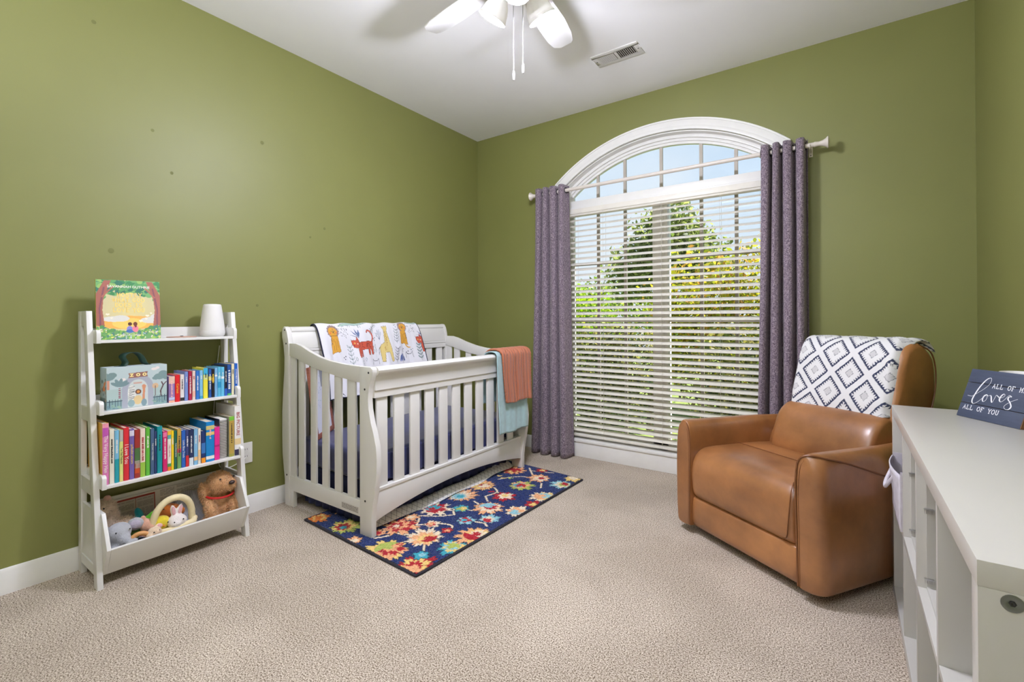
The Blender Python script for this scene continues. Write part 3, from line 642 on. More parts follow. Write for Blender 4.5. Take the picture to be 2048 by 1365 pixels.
# toy bin
BX = 0.335
for y in (yi0, yi1 - 0.014):
    MB().prism([(0.03, 0.05), (0.275, 0.05), (BX, 0.165), (0.262, 0.298), (0.03, 0.294)], lambda a, b, t: (a, t, b), y, y + 0.014).build('bin_side', M_WHITE, sh, 0.0015)
MB().prism([(0.262, 0.05), (0.275, 0.05), (BX + 0.001, 0.166), (BX - 0.013, 0.168)], lambda a, b, t: (a, t, b), yi0 + 0.014, yi1 - 0.014).build('bin_front', M_WHITE, sh, 0.0015)
MB().box(0.03, yi0 + 0.014, 0.05, 0.27, yi1 - 0.014, 0.062).build('bin_floor', M_WHITE, sh)
MB().box(0.022, yi0, 0.05, 0.03, yi1, 0.292).build('bin_back', M_WHITE, sh, 0.001)

# ---- books: one unit builder, one object per book
M_PAGE = plain('book_paper', S(226, 214, 196), 0.9, 0.06, 5, 400, 0.3, sc=(1, 300, 1))
_cm = {}
def cmat(c, rough=0.42):
    k = tuple(round(v, 4) for v in c[:3])
    if k not in _cm: _cm[k] = plain('cover_%d' % len(_cm), c, rough, 0.04, 25)
    return _cm[k]
M_TW = plain('print_white', S(240, 238, 230), 0.5, 0.02); M_TY = plain('print_yellow', S(246, 214, 70), 0.5, 0.02); M_TK = plain('print_dark', S(40, 38, 46), 0.5, 0.02)
M_TR = plain('print_red', S(168, 30, 52), 0.5, 0.02); M_TC = plain('print_cream', S(250, 232, 160), 0.45, 0.02); M_TP = plain('print_pink', S(246, 190, 190), 0.5, 0.02)
def book(label, y0, y1, z0, z1, xs, depth, col, bands=(), text=None, tm=None, tsize=None, lean=0, tz=0.5, group=None, cover=None):
    """standing book, spine to the room (at x = xs); bands: (z0,z1,colour) as fractions of the height"""
    w = y1 - y0; h = z1 - z0; c = 0.0016 if w > 0.008 else 0.001
    t = thing('book', label, 'book', (xs, y0 + w / 2, z0), group=group)
    if lean: t.rotation_euler = (R(lean), 0, 0)
    hw = w / 2 - 0.0004
    cm = cmat(col); 
    b = MB().prism([(0, hw), (0.0015, hw * 0.6), (0.002, 0), (0.0015, -hw * 0.6), (0, -hw), (-depth, -hw), (-depth, -hw + c), (-c, -hw + c), (-c, hw - c), (-depth, hw - c), (-depth, hw)], lambda a, bb, tt: (a, bb, tt), 0, h)
    b.build('cover', cm if cover is None else cmat(cover), t, smooth=True)
    MB().box(-depth + 0.003, -hw + c, 0.003, -c, hw - c, h - 0.003).build('pages', M_PAGE, t)
    if cover is not None: bands = [(0, min([q[0] for q in bands if q[0] > 0.5] + [1]), col)] + list(bands)
    for (a, e_, cc) in bands:
        MB().prism([(0.0006, hw), (0.0021, hw * 0.6), (0.0026, 0), (0.0021, -hw * 0.6), (0.0006, -hw)], lambda p, q, tt: (p, q, tt), h * a, h * e_).build('spine_band', cmat(cc), t, smooth=True)
    if text and text[0] == '~':
        # print too small to read: a row of tiny marks
        n_ = int(text[1:]); mb = MB(); g_ = random.Random(n_ * 7 + int(w * 1e5)); zz = h * 0.82; sz = (tsize or w * 0.5)
        for q in range(n_):
            ln = sz * g_.uniform(0.35, 0.62)
            if zz - ln < h * 0.2: break
            mb.box(0.0022, -sz * 0.36, zz - ln, 0.0030, sz * g_.uniform(0.15, 0.36), zz); zz -= ln + sz * (0.18 if g_.random() < 0.75 else 0.5)
        mb.build('spine_print', tm or M_TW, t)
    elif text:
        sz = tsize or w * 0.62
        # runs down the spine, as printed in the photo
        M = basis((0.0031, 0, h * tz), (0, 0, -1), (0, 1, 0))
        o = lettering(text, sz, tm or M_TW, t, M)
        L = max(v.co.z for v in o.data.vertices) - min(v.co.z for v in o.data.vertices)
        if L > h * 0.9:
            k = h * 0.9 / L
            for v in o.data.vertices: v.co.z = h * tz + (v.co.z - h * tz) * k
    return t
G3 = 'picture books on the lowest shelf'; G2 = 'small books on the middle shelf'
z3, z2 = SH[2][0] + 0.0005, SH[1][0] + 0.0005
X3, X2 = 0.25, 0.212
c_ = S
L3 = [
 ('pink spined book with white lettering, leftmost on the lowest shelf', -2.752, -2.731, .668, .205, c_(214, 122, 176), [(.93, 1, c_(232, 150, 170)), (.78, .93, c_(186, 84, 170))], 'The Very Happy Hen', M_TW, .018, c_(226, 176, 70)),
 ('off-white book with small dark spine print beside the pink book', -2.729, -2.713, .640, .17, c_(228, 224, 206), [], '~18', M_TK, .008, None),
 ('pale blue book with teal foot beside the off-white book', -2.712, -2.697, .632, .17, c_(120, 184, 214), [(0, .45, c_(28, 150, 160))], '~10', M_TW, .008, None),
 ('grey topped lime book with dark lettering', -2.696, -2.683, .630, .17, c_(214, 222, 130), [(.78, 1, c_(176, 176, 168)), (0, .14, c_(226, 210, 130))], 'Ten Tiny Tadpoles', M_TK, .009, None),
 ('bright red book with large white hand lettering', -2.682, -2.663, .637, .18, c_(208, 40, 52), [], 'I Love You', M_TW, .019, None),
 ('purple book with yellow lettering', -2.662, -2.645, .628, .17, c_(112, 92, 160), [(.86, .97, c_(214, 208, 226))], 'polkadot unicorn', M_TY, .012, None),
 ('dark red and green book with small white label on spine', -2.644, -2.625, .622, .18, c_(150, 44, 40), [(.3, .62, c_(74, 110, 62)), (.1, .3, c_(196, 76, 36)), (.2, .36, c_(226, 214, 200))], None, None, None, None),
 ('cream book with red lettering and green leafy foot', -2.624, -2.606, .622, .18, c_(236, 216, 200), [(0, .3, c_(150, 190, 70))], '~14', M_TR, .010, None),
 ('grass green book between cream and slate books', -2.604, -2.589, .624, .18, c_(96, 180, 60), [], '~8', M_TW, .009, None),
 ('slate blue book with white capitals', -2.587, -2.573, .615, .17, c_(72, 98, 130), [], 'THE DAY YOU WERE', M_TW, .008, None),
 ('thin navy book beside the slate blue book', -2.572, -2.564, .602, .16, c_(44, 62, 108), [], '~9', M_TW, .005, None),
 ('teal book taller than its neighbours, left of the magenta book', -2.562, -2.543, .620, .18, c_(10, 140, 148), [], '~12', M_TK, .008, None),
 ('magenta book with white lettering on the lowest shelf', -2.541, -2.524, .594, .16, c_(204, 30, 104), [(.86, .97, c_(232, 120, 160))], '~15', M_TW, .008, None),
 ('white book with yellow and green ends', -2.523, -2.509, .592, .16, c_(240, 236, 226), [(0, .1, c_(230, 120, 40)), (.1, .18, c_(70, 150, 80)), (.8, .9, c_(90, 170, 170)), (.9, 1, c_(236, 180, 50))], 'I WILL LOVE YOU', M_TR, .007, None),
 ('yellow book right of the white multicoloured-end book', -2.508, -2.498, .590, .15, c_(240, 206, 30), [], '~7', M_TW, .006, None),
 ('dark green book with white capitals', -2.497, -2.486, .588, .15, c_(20, 96, 78), [], 'THE JUNGLE BOOK', M_TW, .0075, None),
 ('gold and green patterned book beside the dark green book', -2.485, -2.469, .594, .16, c_(196, 160, 70), [(0, .4, c_(110, 160, 90)), (.4, .5, c_(210, 80, 90))], '~14', M_TK, .009, None),
 ('royal blue book with bold white lettering', -2.468, -2.452, .584, .15, c_(38, 96, 180), [], 'Little Blue Truck', M_TW, .012, None),
 ('navy book with red foot on the lowest shelf', -2.451, -2.438, .583, .15, c_(52, 62, 116), [(0, .3, c_(206, 44, 52))], '~9', M_TW, .007, None),
 ('dark navy book with white foot on the lowest shelf', -2.437, -2.419, .582, .15, c_(36, 50, 90), [(0, .22, c_(216, 226, 234))], '~16', M_TW, .007, None),
 ('light blue book with orange mark near its foot', -2.417, -2.401, .580, .15, c_(130, 184, 222), [(.12, .22, c_(236, 190, 130))], '~7', M_TW, .008, None),
 ('thin white and peach book left of the dark starry book', -2.400, -2.388, .579, .15, c_(232, 226, 214), [(.1, .4, c_(240, 200, 150))], '~8', M_TR, .006, None),
 ('dark blue starry book with orange foot', -2.386, -2.368, .565, .15, c_(26, 48, 104), [(.3, .62, c_(60, 120, 190)), (0, .16, c_(240, 150, 30))], None, None, None, None),
 ('tall bright blue book with gold spine ornaments', -2.366, -2.329, .604, .19, c_(12, 128, 196), [(.66, .74, c_(226, 196, 110)), (.8, .9, c_(206, 190, 120)), (.06, .14, c_(240, 236, 230))], '~7', M_TP, .010, None),
 ('hot pink book tucked before the spiral notebook', -2.328, -2.305, .572, .15, c_(226, 40, 140), [(.4, .46, c_(180, 20, 110))], None, None, None, None),
 ('yellow and green book standing left of the big white book', -2.262, -2.238, .612, .17, c_(232, 204, 110), [(.07, .9, c_(232, 204, 110)), (.9, 1, c_(120, 190, 60)), (0, .07, c_(110, 190, 60))], '~14', M_TK, .009, c_(200, 190, 170)),
 ('tall white book with crimson capitals at the right end of the lowest shelf', -2.236, -2.206, .660, .21, c_(238, 236, 234), [(0, .12, c_(48, 44, 76)), (.22, .34, c_(226, 200, 150))], 'BIG PICTURE', M_TR, .021, None),
]
for (lb, y0, y1, zt, dp, col, bands, tx, tm, ts, cov) in L3:
    book(lb, y0, y1, z3, zt, X3, dp, col, bands, tx, tm, ts, 0, 0.64 if tx == 'BIG PICTURE' else 0.5, G3, cov)
# spiral notebook
nb = thing('spiral_notebook', 'white wire-bound notebook with black spiral on the lowest shelf', 'notebook', (0.246, -2.287, z3))
MB().box(-0.16, -0.0165, 0, -0.004, 0.0165, 0.193).build('pages', plain('notebook_paper', S(226, 222, 216), 0.9, 0.05, 8), nb, 0.001)
MB().box(-0.165, 0.0166, -0.0002, -0.002, 0.0178, 0.195).build('cover', cmat(c_(40, 92, 60)), nb)
MB().box(-0.165, -0.0178, -0.0002, -0.002, -0.0166, 0.195).build('cover', cmat(c_(46, 46, 48)), nb)
MB().box(-0.0035, -0.0165, 0.002, 0.0008, 0.0165, 0.192).build('spine_strip', plain('notebook_white', S(232, 228, 224), 0.6, 0.02), nb)
ringm = MB().tube([(0.0025 + 0.0035 * math.cos(a), 0.0172 * math.sin(a), 0) for a in [2 * math.pi * j / 14 for j in range(14)]], 0.0011, 5, True).mesh('spiral_ring', smooth=True); ringm.materials.append(M_BLACK)
for k in range(24):
    o = bpy.data.objects.new('spiral_ring', ringm); COL.objects.link(o); o.parent = nb; o.location = (0, 0, 0.007 + k * 0.0078)
L2 = [
 ('lilac and cream short book right of the zoo box', -2.505, -2.481, .836, .12, c_(150, 120, 176), [(.72, 1, c_(226, 190, 170)), (0, .08, c_(240, 180, 150)), (.1, .2, c_(190, 200, 230))], '~14', M_TP, .010, None),
 ('red book with yellow lettering on the middle shelf', -2.480, -2.461, .840, .13, c_(212, 28, 40), [], 'Curious', M_TY, .014, None),
 ('white book with small black square foot on the middle shelf', -2.459, -2.443, .840, .12, c_(232, 224, 222), [(.02, .14, c_(40, 36, 40))], '~9', M_TK, .007, None),
 ('periwinkle blue book right of the white book', -2.441, -2.427, .852, .13, c_(124, 146, 204), [], '~6', M_TW, .006, None),
 ('crimson book with white lettering on the middle shelf', -2.425, -2.411, .852, .12, c_(170, 28, 66), [], '~21', M_TW, .007, None),
 ('cream and pale pink book on the middle shelf', -2.409, -2.396, .853, .12, c_(230, 206, 196), [(.1, .3, c_(236, 180, 160))], '~4', M_TR, .006, None),
 ('mid blue book with white lettering on the middle shelf', -2.394, -2.379, .851, .12, c_(44, 110, 190), [], '~12', M_TW, .008, None),
 ('pale sky blue book left of the yellow book', -2.378, -2.364, .852, .12, c_(130, 190, 224), [(0, .1, c_(60, 160, 200))], '~4', M_TW, .007, None),
 ('yellow book with sky blue top on the middle shelf', -2.362, -2.342, .862, .13, c_(240, 226, 70), [(.78, 1, c_(60, 172, 214)), (.62, .78, c_(214, 220, 150))], '~4', M_TK, .009, None),
 ('navy and blue book lettered in white beside the yellow book', -2.339, -2.326, .855, .12, c_(36, 84, 160), [(.6, .75, c_(220, 210, 90))], '~14', M_TW, .007, None),
 ('black book with orange lettering on the middle shelf', -2.325, -2.313, .854, .12, c_(28, 26, 32), [(.55, .7, c_(190, 140, 60))], '~9', M_TY, .007, None),
 ('soft light blue book right of the black book', -2.312, -2.299, .859, .12, c_(120, 176, 220), [(.7, .76, c_(240, 240, 240))], '~3', M_TW, .006, None),
 ('cyan book with paler patches on the middle shelf', -2.298, -2.283, .861, .13, c_(92, 180, 214), [(.3, .5, c_(40, 150, 200)), (.6, .7, c_(160, 214, 232))], '~5', M_TW, .006, None),
 ('sky blue book with white band on the middle shelf', -2.282, -2.267, .860, .13, c_(100, 186, 222), [(.6, .68, c_(236, 244, 248))], '~5', M_TW, .006, None),
 ('black topped book with blue foot on the middle shelf', -2.266, -2.254, .865, .15, c_(26, 30, 52), [(0, .24, c_(46, 96, 190))], '~10', M_TW, .007, None),
 ('blue book with bold white lettering on the middle shelf', -2.253, -2.235, .870, .15, c_(30, 78, 150), [(0, .06, c_(90, 180, 100))], '~10', M_TW, .014, None),
 ('cream book left of the last blue book', -2.233, -2.220, .873, .14, c_(232, 222, 186), [], '~6', M_TK, .006, None),
 ('plain blue book at the right end of the middle shelf', -2.219, -2.204, .873, .13, c_(28, 96, 190), [], '~14', M_TW, .007, None),
]
for (lb, y0, y1, zt, dp, col, bands, tx, tm, ts, cov) in L2: book(lb, y0, y1, z2, zt, X2, dp, col, bands, tx, tm, ts, 0, 0.5, G2, cov)
# ---- top shelf: cover-out picture book, wooden disc, white speaker; middle shelf: zoo box
def slab_print(name, w, h, th, nx, ny, paint, mat, parent, M, label=None):
    """flat panel (local x right, y up, z towards viewer) whose front carries the print given by paint(P)"""
    xs_ = np.linspace(-w / 2, w / 2, nx); ys_ = np.linspace(0, h, ny)
    P = np.array([(x, y) for y in ys_ for x in xs_]); mb = MB()
    vs = [M @ Vector((x, y, th / 2)) for x, y in P]
    fs = [(j * nx + i, j * nx + i + 1, (j + 1) * nx + i + 1, (j + 1) * nx + i) for j in range(ny - 1) for i in range(nx - 1)]
    me = bpy.data.meshes.new(name); me.from_pydata([tuple(v) for v in vs], [], fs)
    o = link(name, me, mat, parent, None, label); set_print(o, paint(P)); return o
M_PRINT = painted('printed_board', 0.45, spec=0.4)
def paint_cover(P):
    p = Paint(P, S(196, 196, 140)); y = P[:, 1] / 0.262; x = P[:, 0] / 0.21
    r = np.hypot(x / 0.55, (y - 0.45) / 0.5)
    glow = np.array(S(226, 210, 150)[:3]); edge = np.array(S(206, 198, 158)[:3]); k = np.clip(r, 0, 1)[:, None]; p.c = glow * (1 - k) + edge * k
    p.ell(0, 0.075, 0.13, 0.03, S(236, 178, 90)); p.ell(0, 0.07, 0.06, 0.025, S(246, 206, 110))
    for a in ((-0.055, 0.09, 0.038, 0.012), (0.075, 0.085, 0.036, 0.014), (-0.03, 0.093, 0.03, 0.014), (0.095, 0.098, 0.02, 0.016)): p.ell(*a, S(222, 220, 214))
    g = np.random.default_rng(2)
    for i in range(150):     # leaf canopy
        a = g.uniform(-0.12, 0.12); top = 0.262 - 0.035 - 0.07 * (abs(a) / 0.11) ** 1.4 * g.random()
        p.ell(a, g.uniform(top - 0.012, 0.27), g.uniform(0.008, 0.022), g.uniform(0.006, 0.012), [S(70, 140, 90), S(96, 160, 100), S(120, 176, 112), S(60, 120, 100), S(150, 190, 110)][i % 5], g.uniform(-40, 40))
    for sg in (-1, 1):       # trunks
        p.poly([(sg * 0.113, 0.06), (sg * 0.085, 0.06), (sg * 0.092, 0.13), (sg * 0.088, 0.18), (sg * 0.07, 0.235), (sg * 0.062, 0.262), (sg * 0.085, 0.262), (sg * 0.113, 0.2)], S(168, 104, 92))
        p.line([(sg * 0.1, 0.06), (sg * 0.101, 0.14), (sg * 0.086, 0.23)], 0.006, S(134, 84, 96)); p.line([(sg * 0.092, 0.19), (sg * 0.055, 0.235)], 0.006, S(176, 110, 96))
    for i in range(260):     # meadow
        a = g.uniform(-0.12, 0.12); hgt = 0.028 + 0.035 * (abs(a) / 0.11) ** 1.2
        p.ell(a, g.uniform(0, hgt), g.uniform(0.004, 0.012), g.uniform(0.004, 0.009), [S(92, 150, 86), S(130, 178, 90), S(110, 160, 100), S(84, 130, 120), S(160, 196, 100)][i % 5], g.uniform(0, 180))
    for i in range(46):
        a = g.uniform(-0.11, 0.11); p.ell(a, g.uniform(0.004, 0.02 + 0.03 * abs(a) / 0.11), 0.0024, 0.0024, [S(240, 236, 226), S(246, 210, 220), S(250, 226, 130), S(200, 206, 236)][i % 4])
    for cx, cy, s_ in ((0.064, 0.106, 0.006), (0.06, 0.092, 0.004), (0.04, 0.082, 0.006), (-0.062, 0.096, 0.004), (0.078, 0.118, 0.004), (-0.075, 0.112, 0.006)):
        p.ell(cx - s_ * 0.5, cy, s_ * 0.6, s_ * 0.6, S(252, 240, 220)); p.ell(cx + s_ * 0.5, cy, s_ * 0.6, s_ * 0.6, S(252, 240, 220)); p.poly([(cx - s_, cy), (cx + s_, cy), (cx, cy - s_ * 1.2)], S(252, 240, 220))
    # two seated children seen from behind
    p.ell(0.0, 0.045, 0.011, 0.014, S(140, 136, 206)); p.ell(0.001, 0.036, 0.014, 0.008, S(70, 110, 170)); p.ell(0.001, 0.068, 0.0075, 0.0078, S(88, 52, 48))
    p.ell(0.02, 0.046, 0.011, 0.015, S(236, 130, 150)); p.ell(0.02, 0.068, 0.0075, 0.009, S(112, 60, 50)); p.ell(0.021, 0.06, 0.004, 0.008, S(112, 60, 50))
    return p.c
bk = thing('picture_book', 'large square picture book with woodland cover, standing cover-out on the top shelf', 'book', (0.16, -2.634, SH[0][0] + 0.0005))
# cover faces the room and leans back a little
MC = basis((0, 0, 0), (0.10, 0.995, 0), (-0.115, 0, 1))
Mb = MC @ Matrix.Translation((0, 0, 0))
MB().box(-0.1095, 0.001, -0.014, 0.1095, 0.263, -0.002, Mb).build('pages', M_PAGE, bk)
MB().box(-0.113, 0.0, -0.0155, 0.113, 0.265, -0.0135, Mb).build('back_cover', cmat(S(110, 150, 90)), bk, 0.0005)
MB().box(-0.113, 0.0, -0.0135, -0.1105, 0.265, 0.0, Mb).build('spine', cmat(S(208, 190, 60)), bk)
MB().box(-0.113, 0.0, -0.002, 0.113, 0.265, 0.0, Mb).build('front_board', cmat(S(150, 170, 110)), bk, 0.0004)
slab_print('front_cover', 0.2255, 0.2645, 0.0008, 150, 170, paint_cover, M_PRINT, bk, Mb)
M_GOLD = plain('print_gold', S(252, 222, 130), 0.35, 0.03)
for i, w_ in enumerate(('MOSTLY', 'WHAT GOD', 'DOES IS', 'LOVE YOU')):
    slab_text(w_, 0.0165, 0.0034, M_GOLD, bk, Mb @ Matrix.Translation((0.002, 0.199 - 0.0228 * i, 0.0008)), adv=0.92)
lettering('SAVANNAH GUTHRIE', 0.0155, M_TW, bk, Mb @ Matrix.Translation((0.0, 0.2355, 0.0012)), bold=0.0002)
lettering('illustrated by', 0.0065, M_TW, bk, Mb @ Matrix.Translation((0.0, 0.027, 0.0012)))
lettering('MORGAN HUFF', 0.0095, M_TW, bk, Mb @ Matrix.Translation((0.0, 0.018, 0.0012)))

M_SPK = plain('matte_white_plastic', S(226, 224, 222), 0.55, 0.01, 20); M_SPK2 = plain('matte_white_mesh', S(214, 212, 210), 0.8, 0.03, 300, 900, 0.3)
sp = thing('sound_machine', 'white tapered sound machine at the right end of the top shelf', 'speaker', (0.112, -2.281, SH[0][0] + 0.0005))
MB().lathe([(0.0, 0.0), (0.048, 0.0), (0.054, 0.006), (0.0565, 0.016), (0.0565, 0.028), (0.0555, 0.03)], 48).build('base', M_SPK2, sp, smooth=True)
MB().lathe([(0.0552, 0.0302), (0.0545, 0.045), (0.047, 0.11), (0.041, 0.152), (0.0395, 0.16), (0.036, 0.164), (0.02, 0.1655), (0, 0.1655)], 48).build('shell', M_SPK, sp, smooth=True)
dk = tag(MB().lathe([(0.0, 0.0), (0.06, 0.0), (0.062, 0.001), (0.062, 0.0028), (0.06, 0.0038), (0.0, 0.0038)], 40).build('wooden_disc', plain('pinkish_wood', S(190, 150, 132), 0.5, 0.1, 12, sc=(1, 8, 1)), None, smooth=True),
         'thin pinkish wooden disc lying beside the sound machine', 'disc'); dk.location = (0.105, -2.415, SH[0][0] + 0.0003)
MB().lathe([(0.0, 0.0042), (0.006, 0.0042), (0.008, 0.0060), (0.004, 0.0075), (0, 0.0075)], 14).build('peg', M_DARK, dk, smooth=True)

def zoo_front(P):
    p = Paint(P, S(190, 206, 208)); y0 = P[:, 1]; p._p(y0 < 0.085, S(176, 198, 196))
    for a in ((0.06, 0.162, 0.012, 0.006), (-0.055, 0.125, 0.012, 0.006), (0.072, 0.166, 0.008, 0.006)): p.ell(*a, S(236, 226, 222))
    # arch gate
    p.ell(0.0, 0.085, 0.056, 0.056, S(172, 176, 190)); p.rect(-0.056, 0, 0.056, 0.085, S(172, 176, 190))
    p.ell(0.0, 0.075, 0.036, 0.046, S(206, 214, 212)); p.rect(-0.036, 0, 0.036, 0.075, S(206, 214, 212))
    g = np.random.default_rng(5)
    p.ell(-0.022, 0.062, 0.014, 0.034, S(236, 236, 232))                               # zebra
    for i in range(14): p.line([(-0.034 + g.uniform(0, 0.004), 0.034 + i * 0.004), (-0.012, 0.038 + i * 0.004 + g.uniform(-0.003, 0.003))], 0.0014, S(50, 54, 60))
    p.poly([(0.014, 0.02), (0.024, 0.02), (0.026, 0.075), (0.03, 0.09), (0.022, 0.098), (0.014, 0.092), (0.018, 0.07)], S(216, 150, 116))       # giraffe
    p.ell(0.001, 0.066, 0.011, 0.011, S(110, 74, 66)); p.ell(0.001, 0.066, 0.006, 0.006, S(220, 150, 80))                                        # lion head
    p.ell(0.0, 0.03, 0.016, 0.02, S(226, 200, 150)); p.ell(-0.024, 0.018, 0.012, 0.016, S(150, 176, 180)); p.ell(0.022, 0.016, 0.01, 0.016, S(130, 156, 164))
    p.rect(-0.016, 0.102, 0.014, 0.108, S(206, 170, 158))
    p.poly([(-0.034, 0.128), (0.036, 0.131), (0.033, 0.142), (0.036, 0.153), (-0.034, 0.15), (-0.031, 0.139)], S(150, 104, 96))
    # trees
    p.rect(-0.107, 0.085, -0.099, 0.13, S(206, 146, 122)); 
    for a in ((-0.103, 0.138, 0.022, 0.014), (-0.09, 0.146, 0.016, 0.012), (-0.115, 0.146, 0.014, 0.012)): p.ell(*a, S(124, 148, 148))
    for i in range(6): p.rect(-0.068, 0.045 + i * 0.008, -0.061, 0.049 + i * 0.008, S(150, 62, 80))
    for a_ in (150, 115, 80, 40, 20): p.ell(-0.064 + 0.016 * math.cos(R(a_)), 0.098 + 0.014 * math.sin(R(a_)), 0.019, 0.007, S(120, 146, 150), a_)
    p.line([(0.086, 0.03), (0.084, 0.06), (0.094, 0.085), (0.088, 0.1)], 0.005, S(96, 72, 76)); p.line([(0.094, 0.085), (0.106, 0.1)], 0.004, S(96, 72, 76))
    for a in ((0.08, 0.126, 0.022, 0.014), (0.094, 0.138, 0.018, 0.014), (0.066, 0.12, 0.014, 0.008), (0.104, 0.122, 0.012, 0.012)): p.ell(*a, S(128, 154, 154))
    p.ell(0.064, 0.085, 0.012, 0.012, S(214, 182, 146)); p.line([(0.064, 0.04), (0.064, 0.085)], 0.003, S(110, 90, 90))
    for x0, x1 in ((-0.113, -0.056), (0.056, 0.113)):                                     # fence and grass
        p.rect(x0, 0, x1, 0.036, S(136, 166, 168)); p.line([(x0, 0.034), (x1, 0.034)], 0.0018, S(54, 70, 84))
        n_ = 6
        for i in range(n_): xx = x0 + (x1 - x0) * (i + 0.5) / n_; p.line([(xx, 0.01), (xx, 0.042)], 0.0016, S(54, 70, 84))
        for i in range(10): p.ell(g.uniform(x0, x1), g.uniform(0, 0.02), 0.006, 0.003, [S(150, 180, 160), S(112, 142, 150)][i % 2])
    return p.c
def zoo_side(P):
    p = Paint(P, S(176, 196, 196)); g = np.random.default_rng(6)
    p.rect(-0.05, 0, 0.05, 0.05, S(120, 146, 140))
    for i in range(26): p.ell(g.uniform(-0.05, 0.05), g.uniform(0.03, 0.13), g.uniform(0.004, 0.012), g.uniform(0.004, 0.01), [S(110, 140, 140), S(226, 140, 80), S(150, 110, 90), S(90, 120, 120), S(200, 180, 140)][i % 5])
    p.ell(0.01, 0.09, 0.014, 0.012, S(222, 130, 70)); p.ell(0.018, 0.108, 0.009, 0.009, S(222, 130, 70)); p.line([(-0.05, 0.034), (0.05, 0.034)], 0.0018, S(54, 70, 84))
    return p.c
zb = thing('toy_suitcase', 'pale blue cardboard suitcase box printed with a zoo gate on the middle shelf', 'box', (0.206, -2.619, SH[1][0] + 0.0005))
M_BOX = plain('pale_blue_card', S(196, 210, 214), 0.5, 0.03, 10)
MB().box(-0.085, -0.109, 0, 0, 0.109, 0.18).build('case', M_BOX, zb, 0.001)
slab_print('gate_print', 0.2165, 0.1785, 0.0006, 150, 125, zoo_front, M_PRINT, zb, basis((0.0003, 0, 0.0006), (0, 1, 0), (0, 0, 1)))
slab_print('side_print', 0.083, 0.1785, 0.0006, 50, 100, zoo_side, M_PRINT, zb, basis((-0.0425, -0.1093, 0.0006), (1, 0, 0), (0, 0, 1)))
for i, ch in enumerate('ZOO'):
    lettering(ch, 0.018, M_TC, zb, basis((0.0011, -0.0225 + 0.0232 * i, 0.1408), (0, 1, 0.03), (0, 0, 1)), bold=0.0012)
hp = smoothpath([(-0.04, -0.062, 0.181), (-0.04, -0.042, 0.183), (-0.042, -0.034, 0.198), (-0.044, -0.044, 0.222), (-0.042, -0.03, 0.238), (-0.04, 0.0, 0.239), (-0.038, 0.02, 0.222), (-0.036, 0.034, 0.19), (-0.036, 0.048, 0.182)], 6)
rb = MB(); vs = []
for q in hp: vs += [(q[0] - 0.013, q[1] - 0.009, q[2]), (q[0] + 0.013, q[1] + 0.009, q[2])]
rb.add(vs, [(2 * i, 2 * i + 1, 2 * i + 3, 2 * i + 2) for i in range(len(hp) - 1)])
ho = rb.build('ribbon_handle', plain('dark_green_ribbon', S(22, 58, 48), 0.5, 0.06, 80), zb, smooth=True); so = ho.modifiers.new('t', 'SOLIDIFY'); so.thickness = 0.0014

# ------------------------------------------------------------------ soft toys in the bin
def evaluated(o):
    dg = bpy.context.evaluated_depsgraph_get(); me = bpy.data.meshes.new_from_object(o.evaluated_get(dg)); return me
def plush(name, balls, mat, parent, voxel=0.006, smooth=6, tubes=()):
    """one continuous body grown from overlapping ellipsoids: (centre, radii, optional euler degrees)"""
    mb = MB()
    for b in balls:
        M = None
        if len(b) > 2: M = (Matrix.Rotation(R(b[2][2]), 3, 'Z') @ Matrix.Rotation(R(b[2][1]), 3, 'Y') @ Matrix.Rotation(R(b[2][0]), 3, 'X'))
        mb.ell(b[0], b[1], 16, 10, M)
    for p, r in tubes: mb.tube(p, r, 10)
    o = mb.build('tmp', None, None, smooth=True)
    m = o.modifiers.new('r', 'REMESH'); m.mode = 'VOXEL'; m.voxel_size = voxel; m.use_smooth_shade = True
    sm = o.modifiers.new('s', 'SMOOTH'); sm.iterations = smooth; sm.factor = 0.5
    bpy.context.view_layer.update(); me = evaluated(o); bpy.data.objects.remove(o)
    for p in me.polygons: p.use_smooth = True
    me.materials.clear(); return link(name, me, mat, parent)
def fur(body, n, ln, mat, parent, seed, wd=0.0012, curl=0.6):
    """short tufts standing on a body's surface"""
    g = np.random.default_rng(seed); me = body.data; nv = len(me.vertices)
    co = np.zeros(nv * 3); me.vertices.foreach_get('co', co); co = co.reshape(-1, 3); no = np.zeros(nv * 3); me.vertices.foreach_get('normal', no); no = no.reshape(-1, 3)
    i = g.integers(0, nv, n); P = co[i] + g.normal(size=(n, 3)) * 0.0015; d = no[i] + curl * g.normal(size=(n, 3)); d /= np.linalg.norm(d, axis=1)[:, None]
    s = np.cross(d, g.normal(size=(n, 3))); s /= np.linalg.norm(s, axis=1)[:, None]; L = ln * (0.6 + 0.8 * g.random((n, 1)))
    V = np.stack([P - s * wd, P + s * wd, P + d * L + s * wd * 0.3 * 0], 1).reshape(-1, 3)
    m2 = bpy.data.meshes.new('fur'); m2.from_pydata(V.tolist(), [], [(3 * k, 3 * k + 1, 3 * k + 2) for k in range(n)])
    return link('fur', m2, mat, parent, 'stuff')
def eyes(parent, pts, r=0.0035):
    for p in pts: MB().ell(p, (r, r, r), 10, 8).build('eye', M_BLACK, parent, smooth=True)
def fluff(name, c, var=0.1, bs=220): return plain(name, c, 0.95, var, 60, bs, 0.8, sheen=0.4, spec=0.1, bd=0.003)
M_DOG = fluff('curly_brown_plush', S(206, 160, 116), 0.14, 160); M_DOGF = fluff('curly_brown_fur', S(220, 176, 130), 0.12)
dog = thing('plush_dog', 'curly brown plush dog with red ribbon collar sitting in the toy bin', 'plush toy', (0.155, -2.275, 0.0625))
